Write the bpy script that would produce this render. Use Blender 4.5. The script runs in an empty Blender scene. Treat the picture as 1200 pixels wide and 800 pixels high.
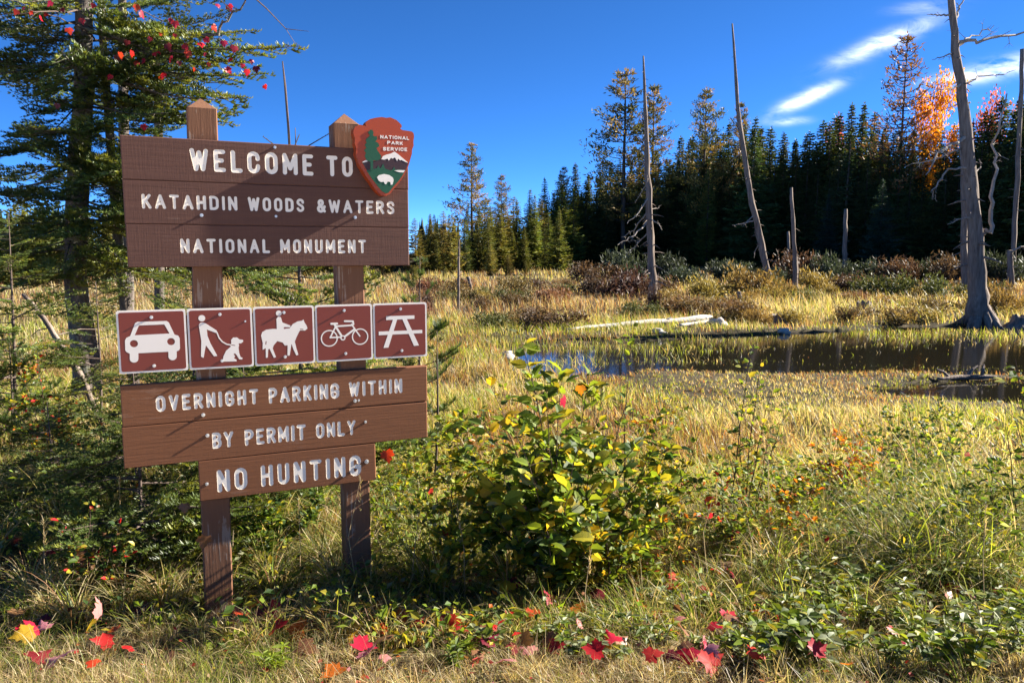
import bpy, bmesh, math, random
import numpy as np
from mathutils import Vector, Matrix
from mathutils.geometry import delaunay_2d_cdt

rng = np.random.default_rng(7)
random.seed(7)
sc = bpy.context.scene
col = sc.collection

# ---------------------------------------------------------------- camera
CAM_Z, F, PITCH = 1.70, 870.0, 0.11815            # F in pixels of the 1200-pixel-wide photograph
cam_d = bpy.data.cameras.new('camera')
cam_d.sensor_width = 36.0
cam_d.lens = 36.0 * F / 1200.0
cam_d.clip_start, cam_d.clip_end = 0.05, 6000
cam = bpy.data.objects.new('camera', cam_d)
cam.location = (0, 0, CAM_Z)
cam.rotation_euler = (math.pi / 2 - PITCH, 0, 0)
col.objects.link(cam)
sc.camera = cam

# ---------------------------------------------------------------- sun and sky
SUN_EL, SUN_AZ = math.radians(28), math.radians(19.4)   # azimuth from +X towards +Y
SUN = Vector((math.cos(SUN_AZ) * math.cos(SUN_EL), math.sin(SUN_AZ) * math.cos(SUN_EL), math.sin(SUN_EL)))
sd = bpy.data.lights.new('sun', 'SUN')
sd.energy, sd.angle, sd.color = 5.0, math.radians(0.53), (1.0, 0.93, 0.82)
so = bpy.data.objects.new('sun', sd)
so.rotation_euler = SUN.to_track_quat('Z', 'Y').to_euler()
so.location = (30, 12, 30)
col.objects.link(so)

def ray(px, py):
    c, s = math.cos(PITCH), math.sin(PITCH)
    a, b = (px - 600) / F, (400 - py) / F
    return np.array([a, c + b * s, -s + b * c])

world = bpy.data.worlds.new('World')
sc.world = world
world.use_nodes = True
nt = world.node_tree
nt.nodes.clear()
def N(t, kind, **kw):
    n = t.nodes.new(kind)
    for k, v in kw.items():
        setattr(n, k, v)
    return n
sky = N(nt, 'ShaderNodeTexSky', sky_type='NISHITA', sun_disc=False, sun_elevation=SUN_EL,
        sun_rotation=math.pi / 2 - SUN_AZ, altitude=4000, air_density=0.45, dust_density=0.0, ozone_density=6.0)
hsv = N(nt, 'ShaderNodeHueSaturation')
hsv.inputs['Saturation'].default_value = 1.12
nt.links.new(sky.outputs[0], hsv.inputs['Color'])
bg = N(nt, 'ShaderNodeBackground')
bg.inputs['Strength'].default_value = 0.083
out = N(nt, 'ShaderNodeOutputWorld')
# thin fair-weather clouds: a few soft streaks of noise at real compass bearings
tc = N(nt, 'ShaderNodeTexCoord')
sep = N(nt, 'ShaderNodeSeparateXYZ')
nt.links.new(tc.outputs['Generated'], sep.inputs[0])
def M(t, op, a, b=None, c=None):
    n = N(t, 'ShaderNodeMath', operation=op)
    for i, q in enumerate((a, b, c)):
        if q is None:
            continue
        if isinstance(q, (int, float)):
            n.inputs[i].default_value = q
        else:
            t.links.new(q, n.inputs[i])
    return n.outputs[0]
ymax = M(nt, 'MAXIMUM', sep.outputs['Y'], 0.05)
cu, cv = M(nt, 'DIVIDE', sep.outputs['X'], ymax), M(nt, 'DIVIDE', sep.outputs['Z'], ymax)
comb = N(nt, 'ShaderNodeCombineXYZ')
nt.links.new(cu, comb.inputs[0]); nt.links.new(cv, comb.inputs[1])
acc = None
for (x0, y0, x1, y1, wd, amp) in [(988, 70, 1088, 27, 8.5, .72), (912, 130, 980, 99, 7, .72), (905, 144, 945, 141, 4, .4),
                                  (1130, 88, 1250, 62, 9, .6), (1050, 12, 1110, 6, 6, .2), (1240, 120, 1420, 60, 16, .6),
                                  (1090, 95, 1180, 88, 7, .35)]:
    p, q = ray(x0, y0), ray(x1, y1)
    a, b = np.array([p[0] / p[1], p[2] / p[1]]), np.array([q[0] / q[1], q[2] / q[1]])
    m, d = (a + b) / 2, b - a
    ln = np.hypot(*d) / 2; d = d / (2 * ln)
    wv = wd / F
    du, dv = M(nt, 'SUBTRACT', cu, float(m[0])), M(nt, 'SUBTRACT', cv, float(m[1]))
    s_ = M(nt, 'DIVIDE', M(nt, 'ADD', M(nt, 'MULTIPLY', du, float(d[0])), M(nt, 'MULTIPLY', dv, float(d[1]))), float(ln))
    t_ = M(nt, 'DIVIDE', M(nt, 'SUBTRACT', M(nt, 'MULTIPLY', dv, float(d[0])), M(nt, 'MULTIPLY', du, float(d[1]))), float(wv))
    r2 = M(nt, 'ADD', M(nt, 'MULTIPLY', s_, s_), M(nt, 'MULTIPLY', t_, t_))
    e = M(nt, 'MULTIPLY', M(nt, 'EXPONENT', M(nt, 'MULTIPLY', r2, -1.1)), amp)
    acc = e if acc is None else M(nt, 'ADD', acc, e)
mp = N(nt, 'ShaderNodeMapping')
mp.inputs['Rotation'].default_value = (0, 0, math.radians(-24))
mp.inputs['Scale'].default_value = (9, 26, 1)
nt.links.new(comb.outputs[0], mp.inputs[0])
nz = N(nt, 'ShaderNodeTexNoise')
nz.inputs['Scale'].default_value = 1.6; nz.inputs['Detail'].default_value = 7; nz.inputs['Roughness'].default_value = .62
nz.inputs['Distortion'].default_value = .4
nt.links.new(mp.outputs[0], nz.inputs['Vector'])
fac = M(nt, 'MULTIPLY', acc, M(nt, 'SUBTRACT', M(nt, 'MULTIPLY', nz.outputs[0], 4.6), 1.5))
fac = M(nt, 'MULTIPLY', fac, M(nt, 'GREATER_THAN', sep.outputs['Y'], 0.06))
cl = N(nt, 'ShaderNodeClamp'); nt.links.new(fac, cl.inputs[0]); cl.inputs['Max'].default_value = .85
mix = N(nt, 'ShaderNodeMix', data_type='RGBA')
nt.links.new(cl.outputs[0], mix.inputs[0]); nt.links.new(hsv.outputs[0], mix.inputs[6])
mix.inputs[7].default_value = (7.2, 7.4, 7.8, 1)
nt.links.new(mix.outputs[2], bg.inputs[0])
nt.links.new(bg.outputs[0], out.inputs[0])

# ---------------------------------------------------------------- exposure
sc.view_settings.view_transform = 'Standard'
sc.view_settings.look = 'None'
sc.view_settings.exposure = 2.0
sc.view_settings.gamma = 1.0
sc.view_settings.use_curve_mapping = False
sc.render.engine = 'CYCLES'
sc.cycles.max_bounces = 6
sc.cycles.diffuse_bounces = 2
sc.cycles.glossy_bounces = 2
sc.cycles.transmission_bounces = 3
sc.cycles.transparent_max_bounces = 4
sc.cycles.caustics_reflective = False
sc.cycles.caustics_refractive = False
sc.cycles.use_denoising = True

# ---------------------------------------------------------------- helpers
def tag(o, label=None, cat=None, group=None, kind=None):
    if label: o['label'] = label
    if cat: o['category'] = cat
    if group: o['group'] = group
    if kind: o['kind'] = kind
    return o

def empty(name, loc=(0, 0, 0), rz=0.0):
    o = bpy.data.objects.new(name, None)
    o.empty_display_size = 0.2
    o.location = loc
    o.rotation_euler = (0, 0, rz)
    col.objects.link(o)
    return o

def mesh_data(name, v, t, c=None, smooth=False):
    v = np.asarray(v, np.float32); t = np.asarray(t, np.int32)
    me = bpy.data.meshes.new(name)
    me.vertices.add(len(v)); me.vertices.foreach_set('co', v.ravel())
    me.loops.add(t.size); me.loops.foreach_set('vertex_index', t.ravel())
    k = t.shape[1]
    me.polygons.add(len(t)); me.polygons.foreach_set('loop_start', np.arange(0, t.size, k, dtype=np.int32))
    me.update(calc_edges=True)
    if c is not None:
        a = me.color_attributes.new('Col', 'FLOAT_COLOR', 'POINT')
        cc = np.ones((len(v), 4), np.float32); cc[:, :3] = c
        a.data.foreach_set('color', cc.ravel())
    me.polygons.foreach_set('use_smooth', np.full(len(t), bool(smooth)))
    return me

def link(name, me, mat=None, parent=None, loc=None):
    o = bpy.data.objects.new(name, me)
    if mat is not None and not me.materials:
        me.materials.append(mat)
    if parent is not None:
        o.parent = parent
    if loc is not None:
        o.location = loc
    col.objects.link(o)
    return o

class MB:
    """collects triangles with one colour per vertex; build() links them as ONE mesh object"""
    def __init__(self):
        self.v, self.t, self.c, self.n = [], [], [], 0
    def add(self, v, t, c=(.5, .5, .5)):
        v = np.asarray(v, float).reshape(-1, 3); t = np.asarray(t, int).reshape(-1, 3)
        cc = np.empty((len(v), 3)); cc[:] = c
        self.v.append(v); self.t.append(t + self.n); self.c.append(cc); self.n += len(v)
    def quads(self, v, q, c=(.5, .5, .5)):
        q = np.asarray(q, int).reshape(-1, 4)
        self.add(v, np.concatenate([q[:, [0, 1, 2]], q[:, [0, 2, 3]]]), c)
    def box(self, lo, hi, c=(.5, .5, .5), bevel=0.0):
        (a, b, d), (e, f, g) = lo, hi
        if not bevel:
            v = [(x, y, z) for x in (a, e) for y in (b, f) for z in (d, g)]
            self.quads(v, [(0, 1, 3, 2), (4, 6, 7, 5), (0, 4, 5, 1), (2, 3, 7, 6), (0, 2, 6, 4), (1, 5, 7, 3)], c)
            return
        bm = bmesh.new()
        bmesh.ops.create_cube(bm, size=1.0)
        for w in bm.verts:
            w.co = Vector(((a + e) / 2 + w.co.x * (e - a), (b + f) / 2 + w.co.y * (f - b), (d + g) / 2 + w.co.z * (g - d)))
        bmesh.ops.bevel(bm, geom=bm.edges[:], offset=bevel, segments=2, affect='EDGES', profile=.5)
        self.bm(bm, c)
    def bm(self, bm, c=(.5, .5, .5)):
        bmesh.ops.triangulate(bm, faces=bm.faces[:])
        bm.verts.index_update()
        self.add([w.co[:] for w in bm.verts], [[w.index for w in f.verts] for f in bm.faces], c)
        bm.free()
    def tube(self, path, radii, sides=6, c=(.5, .5, .5), jitter=0.0, cap=True):
        p = np.asarray(path, float); n = len(p)
        r = np.broadcast_to(np.asarray(radii, float), (n,))
        tan = np.gradient(p, axis=0)
        tan /= np.linalg.norm(tan, axis=1)[:, None] + 1e-9
        ref = np.array([0, 0, 1.0]) if abs(tan[:, 2]).mean() < .8 else np.array([1.0, 0, 0])
        s = np.cross(tan, ref); s /= np.linalg.norm(s, axis=1)[:, None] + 1e-9
        w = np.cross(s, tan)
        an = np.linspace(0, 2 * np.pi, sides, endpoint=False)
        rr = r[:, None] * (1 + jitter * rng.standard_normal((n, sides)))
        v = p[:, None] + rr[..., None] * (np.cos(an)[None, :, None] * s[:, None] + np.sin(an)[None, :, None] * w[:, None])
        v = v.reshape(-1, 3)
        i, j = np.meshgrid(np.arange(n - 1), np.arange(sides), indexing='ij')
        a, b = i * sides + j, i * sides + (j + 1) % sides
        q = np.stack([a, b, b + sides, a + sides], -1).reshape(-1, 4)
        t = np.concatenate([q[:, [0, 1, 2]], q[:, [0, 2, 3]]])
        if cap:
            v = np.concatenate([v, p[:1], p[-1:]])
            k = np.arange(sides)
            t = np.concatenate([t, np.stack([k * 0 + n * sides, (k + 1) % sides, k], -1),
                                np.stack([k * 0 + n * sides + 1, (n - 1) * sides + k, (n - 1) * sides + (k + 1) % sides], -1)])
        self.add(v, t, c)
    def data(self, name, smooth=False):
        return mesh_data(name, np.concatenate(self.v), np.concatenate(self.t), np.concatenate(self.c), smooth)
    def build(self, name, mat, parent=None, smooth=False):
        return link(name, self.data(name, smooth), mat, parent)

def fbm(x, y, scale=1.0, seed=0, octs=4):
    """cheap smooth value noise, about -1..1"""
    r = np.random.default_rng(1000 + seed)
    tab = r.random((64, 64)) * 2 - 1
    o = np.zeros(np.broadcast(x, y).shape); amp, tot = 1.0, 0.0
    for k in range(octs):
        u, v = x * scale * 2 ** k + 17.3 * k, y * scale * 2 ** k + 5.1 * k
        i, j = np.floor(u).astype(int), np.floor(v).astype(int)
        fu, fv = u - i, v - j
        fu, fv = fu * fu * (3 - 2 * fu), fv * fv * (3 - 2 * fv)
        g = lambda a, b: tab[a % 64, b % 64]
        o = o + amp * ((g(i, j) * (1 - fu) + g(i + 1, j) * fu) * (1 - fv) + (g(i, j + 1) * (1 - fu) + g(i + 1, j + 1) * fu) * fv)
        tot += amp; amp *= .5
    return o / tot * 1.6

def sstep(a, b, x):
    t = np.clip((np.asarray(x, float) - a) / (b - a), 0, 1)
    return t * t * (3 - 2 * t)

# ---- terrain height (metres, camera stands on the road shoulder at z = 0)
WATER = -0.68
def pond(x, y):
    n = fbm(x, y, .22, 3) * .9
    xc = np.clip(x, 0, 13)
    a = 1 - ((x - 11.5) / 11.5) ** 4 - ((y - 17.3 - .13 * xc) / (2.7 + .185 * xc)) ** 2
    b = 1 - ((x - 1.2) / 1.5) ** 2 - ((y - 15.4) / 2.0) ** 2
    c = 1 - ((x - 10.5) / 4.0) ** 2 - ((y - 12.6) / 1.6) ** 2
    return np.maximum(np.maximum(a, b), c * .7) + n * .35
def gz(x, y):
    x, y = np.asarray(x, float), np.asarray(y, float)
    z = -.22 * sstep(2.4, 3.9, y) - .38 * sstep(3.9, 7.5, y)
    z = z + .25 * sstep(-1.0, -3.5, x) * sstep(4, 6, y) * sstep(26, 16, y)
    z = z + .03 * fbm(x, y, .8, 1) + .05 * fbm(x, y, .15, 2) * sstep(4, 8, y)
    z = z - .34 * sstep(0.0, .35, pond(x, y)) * sstep(9, 11, y)
    z = z + .35 * sstep(45, 75, np.hypot(x, y)) + .5 * fbm(x, y, .01, 5) * sstep(90, 200, np.hypot(x, y))
    return z
def hit(px, py, z=None):
    """where a photo pixel's line of sight meets the ground (or the level z)"""
    d = ray(px, py)
    if z is not None:
        t = (z - CAM_Z) / d[2]
        return np.array([d[0] * t, d[1] * t, z])
    t = 2.0 * 1.006 ** np.arange(900)
    P = d[None] * t[:, None]
    below = P[:, 2] + CAM_Z <= gz(P[:, 0], P[:, 1])
    p = P[int(below.argmax()) if below.any() else -1]
    return np.array([p[0], p[1], float(gz(p[0], p[1]))])
def at(px, py, y):
    """the point on a pixel's line of sight at depth y"""
    d = ray(px, py); t = y / d[1]
    return np.array([d[0] * t, y, CAM_Z + d[2] * t])
def proj(p):
    p = np.atleast_2d(np.asarray(p, float)); c, s = math.cos(PITCH), math.sin(PITCH)
    z = p[:, 2] - CAM_Z
    d = p[:, 1] * c - z * s
    return np.stack([600 + F * p[:, 0] / d, 400 - F * (z * c + p[:, 1] * s) / d], 1)

# ---------------------------------------------------------------- materials
def new_mat(name):
    m = bpy.data.materials.new(name); m.use_nodes = True
    t = m.node_tree; b = t.nodes['Principled BSDF']
    return m, t, b
def ramp(t, fac, stops):
    r = N(t, 'ShaderNodeValToRGB')
    e = r.color_ramp.elements
    while len(e) < len(stops): e.new(.5)
    for k, (p, c) in enumerate(stops):
        e[k].position = p; e[k].color = (*c, 1)
    t.links.new(fac, r.inputs[0])
    return r.outputs[0]
def noise(t, scale, detail=5, vec=None, rough=.55, stretch=None):
    n = N(t, 'ShaderNodeTexNoise')
    n.inputs['Scale'].default_value = scale; n.inputs['Detail'].default_value = detail; n.inputs['Roughness'].default_value = rough
    if vec is None:
        vec = N(t, 'ShaderNodeTexCoord').outputs['Object']
    if stretch:
        m = N(t, 'ShaderNodeMapping'); m.inputs['Scale'].default_value = stretch
        t.links.new(vec, m.inputs[0]); vec = m.outputs[0]
    t.links.new(vec, n.inputs['Vector'])
    return n.outputs[0]
def mixc(t, fac, a, b, blend='MIX'):
    m = N(t, 'ShaderNodeMix', data_type='RGBA', blend_type=blend)
    for i, q in ((0, fac), (6, a), (7, b)):
        if isinstance(q, tuple): m.inputs[i].default_value = (*q, 1)
        elif isinstance(q, (int, float)): m.inputs[i].default_value = q
        else: t.links.new(q, m.inputs[i])
    return m.outputs[2]
def bump(t, b, h, strength, dist=.01):
    n = N(t, 'ShaderNodeBump'); n.inputs['Strength'].default_value = strength; n.inputs['Distance'].default_value = dist
    t.links.new(h, n.inputs['Height']); t.links.new(n.outputs[0], b.inputs['Normal'])

def simple(name, c, rough=.6, var=.12, scale=30, spec=.4, bumps=0.0, metal=0.0):
    m, t, b = new_mat(name)
    n = noise(t, scale)
    t.links.new(mixc(t, n, tuple(x * (1 - var) for x in c), tuple(min(1, x * (1 + var)) for x in c)), b.inputs['Base Color'])
    b.inputs['Roughness'].default_value = rough; b.inputs['Specular IOR Level'].default_value = spec
    b.inputs['Metallic'].default_value = metal
    if bumps: bump(t, b, n, bumps)
    return m

def wood(name, c, wear=.25, worn=(.32, .27, .22), rough=.75, vertical=False, saw=.45):
    m, t, b = new_mat(name)
    oc = N(t, 'ShaderNodeTexCoord').outputs['Object']
    oi = N(t, 'ShaderNodeObjectInfo')
    va = N(t, 'ShaderNodeVectorMath', operation='ADD')
    sc_ = N(t, 'ShaderNodeVectorMath', operation='SCALE'); sc_.inputs[0].default_value = (7, 3, 5)
    t.links.new(oi.outputs['Random'], sc_.inputs['Scale'])
    t.links.new(oc, va.inputs[0]); t.links.new(sc_.outputs[0], va.inputs[1])
    v = va.outputs[0]
    st = (28, 28, 1.6) if vertical else (1.6, 28, 28)
    g1 = noise(t, 3.0, 6, v, .6, st)
    g2 = noise(t, 1.0, 4, v, .6, (55, 55, 4) if vertical else (160, 9, 9))
    base = mixc(t, g1, tuple(x * .72 for x in c), tuple(x * 1.25 for x in c))
    base = mixc(t, M(t, 'MULTIPLY', g2, saw), base, tuple(x * .6 for x in c))
    big = noise(t, 5.5, 4, v)
    wmask = M(t, 'MULTIPLY', M(t, 'GREATER_THAN', M(t, 'MULTIPLY', g1, big), .405 - .15 * wear), wear)
    base = mixc(t, wmask, base, worn)
    t.links.new(base, b.inputs['Base Color'])
    b.inputs['Roughness'].default_value = rough; b.inputs['Specular IOR Level'].default_value = .3
    bump(t, b, M(t, 'ADD', g1, M(t, 'MULTIPLY', g2, saw * 1.3)), .35, .004)
    return m

def veg(name, trans=.42, rough=.55, spec=.25, tint=(1.15, 1.1, .7), var=.0, flat=None, objvar=0.0, twoside=None):
    """leaf or blade material; colour from the Col attribute (or flat), light also passes through"""
    m, t, b = new_mat(name)
    if flat is None:
        a = N(t, 'ShaderNodeAttribute', attribute_name='Col').outputs['Color']
    else:
        n = noise(t, 25, 3)
        a = mixc(t, n, tuple(x * .6 for x in flat), tuple(min(1, x * 1.3) for x in flat))
        sp_ = M(t, 'GREATER_THAN', noise(t, 5.5, 4), .62)
        a = mixc(t, M(t, 'MULTIPLY', sp_, .55), a, (flat[0] * .45 + .03, flat[1] * .5 + .02, flat[2] * .5 + .01))
    if objvar:
        oi = N(t, 'ShaderNodeObjectInfo').outputs['Random']
        h = N(t, 'ShaderNodeHueSaturation')
        t.links.new(a, h.inputs['Color'])
        t.links.new(M(t, 'ADD', M(t, 'MULTIPLY', oi, objvar), 1 - objvar / 2), h.inputs['Value'])
        t.links.new(M(t, 'ADD', M(t, 'MULTIPLY', M(t, 'FRACT', M(t, 'MULTIPLY', oi, 13.7)), objvar * .12), .5 - objvar * .06), h.inputs['Hue'])
        a = h.outputs[0]
    t.links.new(a, b.inputs['Base Color'])
    b.inputs['Roughness'].default_value = rough; b.inputs['Specular IOR Level'].default_value = spec
    tr = N(t, 'ShaderNodeBsdfTranslucent')
    t.links.new(mixc(t, 1.0, a, tint, 'MULTIPLY'), tr.inputs['Color'])
    ms = N(t, 'ShaderNodeMixShader'); ms.inputs[0].default_value = trans
    t.links.new(b.outputs[0], ms.inputs[1]); t.links.new(tr.outputs[0], ms.inputs[2])
    t.links.new(ms.outputs[0], t.nodes['Material Output'].inputs['Surface'])
    return m

def bark(name, c, c2, scale=9, strength=.6, stretch=(1, 1, .25), moss=None):
    m, t, b = new_mat(name)
    n = noise(t, scale, 8, None, .65, stretch)
    n2 = noise(t, scale * .35, 3)
    base = ramp(t, n, [(.28, c), (.72, c2)])
    if moss:
        base = mixc(t, M(t, 'MULTIPLY', M(t, 'GREATER_THAN', n2, .56), .6), base, moss)
    t.links.new(base, b.inputs['Base Color'])
    b.inputs['Roughness'].default_value = .9; b.inputs['Specular IOR Level'].default_value = .15
    bump(t, b, n, strength, .03)
    return m

# ================================================================ the welcome sign
YAW = 0.4232
SO = np.array([-1.8934, 3.5384, CAM_Z - 0.5787])           # lower left corner of the pictogram row
SE, SN = np.array([math.cos(YAW), math.sin(YAW), 0]), np.array([math.sin(YAW), -math.cos(YAW), 0])
_c = SO + SE * .78
SIGN_Z = float(gz(_c[0], _c[1]))
sign = empty('welcome_sign', (_c[0], _c[1], SIGN_Z), YAW)
tag(sign, 'brown wooden park welcome sign of routed boards and pictogram panels on two posts', 'sign')
DZ = SO[2] - SIGN_Z
def SL(u, v, n=0.0):                                       # sign-plane metres -> local coordinates of the sign
    return (u - .78, -n, v + DZ)
def suv(px, py, n=0.0):
    d = ray(px, py); o = SO - np.array([0, 0, CAM_Z]) + SN * n
    X = d * ((o @ SN) / (d @ SN))
    return np.array([(X - o) @ SE, X[2] - o[2]])

M_board_up = wood('dark_brown_board_paint', (.115, .052, .036), .10)
M_board_lo = wood('mid_brown_board_paint', (.205, .080, .034), .12, saw=.12)
M_post = wood('weathered_post_paint', (.20, .092, .048), .55, (.36, .28, .21), .85, True)
M_letter = simple('routed_letter_paint', (.86, .78, .66), .55, .05, 40)
M_white = simple('sign_white_sheeting', (.80, .73, .64), .45, .03, 20)
M_maroon = simple('sign_maroon_sheeting', (.185, .027, .014), .42, .06, 8)
M_alu = simple('aluminium_sheet', (.45, .45, .45), .4, .05, 30, metal=.8)
M_steel = simple('zinc_bolt', (.62, .62, .60), .35, .1, 60, metal=.7)
M_rust = simple('emblem_rust_paint', (.36, .050, .009), .4, .08, 12)
M_green = simple('emblem_green_paint', (.008, .075, .030), .45, .1, 30)
M_dark = simple('emblem_brown_paint', (.040, .014, .014), .45, .1, 30)

# ---- signed distance shapes -> meshes
def d_seg(P, a, b):
    a, b = np.asarray(a, float), np.asarray(b, float)
    ab = b - a; t = np.clip(((P - a) @ ab) / (ab @ ab + 1e-12), 0, 1)
    return np.linalg.norm(P - a - t[..., None] * ab, axis=-1)
def d_line(P, pts):
    d = np.full(P.shape[:-1], 1e9)
    for a, b in zip(pts[:-1], pts[1:]):
        d = np.minimum(d, d_seg(P, a, b))
    return d
def d_poly(P, pts):
    pts = np.asarray(pts, float)
    d = d_line(P, np.concatenate([pts, pts[:1]]))
    ins = np.zeros(P.shape[:-1], bool)
    for a, b in zip(pts, np.roll(pts, -1, 0)):
        c = (a[1] > P[..., 1]) != (b[1] > P[..., 1])
        xx = (b[0] - a[0]) * (P[..., 1] - a[1]) / (b[1] - a[1] + 1e-12) + a[0]
        ins ^= c & (P[..., 0] < xx)
    return np.where(ins, -d, d)
def sdf(shapes):
    def f(P):
        d = np.full(P.shape[:-1], 1e9)
        for s in shapes:
            if s[0] == 'line': d = np.minimum(d, d_line(P, s[1]) - s[2])
            elif s[0] == 'poly': d = np.minimum(d, d_poly(P, s[1]) - (s[2] if len(s) > 2 else 0))
            elif s[0] == 'disc': d = np.minimum(d, np.linalg.norm(P - np.asarray(s[1]), axis=-1) - s[2])
            elif s[0] == 'ring': d = np.minimum(d, abs(np.linalg.norm(P - np.asarray(s[1]), axis=-1) - s[2]) - s[3])
            elif s[0] == '-poly': d = np.maximum(d, -d_poly(P, s[1]))
            elif s[0] == '-disc': d = np.maximum(d, s[2] - np.linalg.norm(P - np.asarray(s[1]), axis=-1))
            elif s[0] == '-line': d = np.maximum(d, s[2] - d_line(P, s[1]))
        return d
    return f
def contours(f, lo, hi, res):
    xs, ys = np.arange(lo[0], hi[0] + res, res), np.arange(lo[1], hi[1] + res, res)
    X, Y = np.meshgrid(xs, ys, indexing='ij')
    D = f(np.stack([X, Y], -1)); D = np.where(D == 0, 1e-9, D)
    S = D < 0
    nxt = {}
    code = S[:-1, :-1] * 1 + S[1:, :-1] * 2 + S[1:, 1:] * 4 + S[:-1, 1:] * 8
    E = {1: [(3, 0)], 2: [(0, 1)], 3: [(3, 1)], 4: [(1, 2)], 5: [(3, 0), (1, 2)], 6: [(0, 2)], 7: [(3, 2)], 8: [(2, 3)],
         9: [(2, 0)], 10: [(0, 1), (2, 3)], 11: [(2, 1)], 12: [(1, 3)], 13: [(1, 0)], 14: [(0, 3)]}
    def key(i, j, e):
        return ((i, j, 0), (i + 1, j, 1), (i, j + 1, 0), (i, j, 1))[e]
    for i, j in zip(*np.nonzero((code > 0) & (code < 15))):
        for a, b in E[int(code[i, j])]:
            nxt[key(i, j, a)] = key(i, j, b)
    def pos(k):
        i, j, o = k
        i2, j2 = (i + 1, j) if o == 0 else (i, j + 1)
        t = D[i, j] / (D[i, j] - D[i2, j2])
        return (xs[i] + (t * res if o == 0 else 0), ys[j] + (t * res if o else 0))
    loops = []
    while nxt:
        k0 = k = next(iter(nxt)); L = []
        while k in nxt:
            L.append(pos(k)); k = nxt.pop(k)
        if len(L) > 5:
            loops.append(np.array(L))
    return [simplify(L, res * .12) for L in loops]
def simplify(L, tol):
    keep = np.zeros(len(L), bool); h = len(L) // 2
    keep[0] = keep[h] = True
    st = [(0, h), (h, len(L))]
    Q = np.concatenate([L, L[:1]])
    while st:
        a, b = st.pop()
        if b - a < 2: continue
        d = d_seg(Q[a + 1:b], Q[a], Q[b]); k = int(d.argmax())
        if d[k] > tol:
            keep[a + 1 + k] = True; st += [(a, a + 1 + k), (a + 1 + k, b)]
    return L[keep]
def cdt(loops):
    V, Ed = [], []
    for L in loops:
        n0 = len(V); V += [Vector((float(a), float(b))) for a, b in L]
        Ed += [(n0 + i, n0 + (i + 1) % len(L)) for i in range(len(L))]
    v, e, f, *_ = delaunay_2d_cdt(V, Ed, [], 0, 1e-7)
    return np.array([q[:] for q in v]), np.array([q[:] for q in f])

def plate(name, shapes, n0, n1, mat, parent, res=.0012, pad=.004):
    """a flat cut-out with thickness: the outline of `shapes`, from depth n0 out to n1"""
    pts = np.concatenate([np.asarray(s[1], float).reshape(-1, 2) for s in shapes])
    ex = max([s[2] for s in shapes if len(s) > 2 and not isinstance(s[2], list)] + [0]) + pad
    f = sdf(shapes)
    loops = contours(f, pts.min(0) - ex, pts.max(0) + ex, res)
    v, t = cdt(loops)
    cen = v[t].mean(1); t = t[f(cen) < 0]
    mb = MB()
    mb.add([SL(a, b, n1) for a, b in v], t)
    for L in loops:
        k = len(L)
        w = [SL(a, b, n1) for a, b in L] + [SL(a, b, n0) for a, b in L]
        mb.quads(w, [(i, i + k, (i + 1) % k + k, (i + 1) % k) for i in range(k)])
    return mb.build(name, mat, parent)

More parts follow.
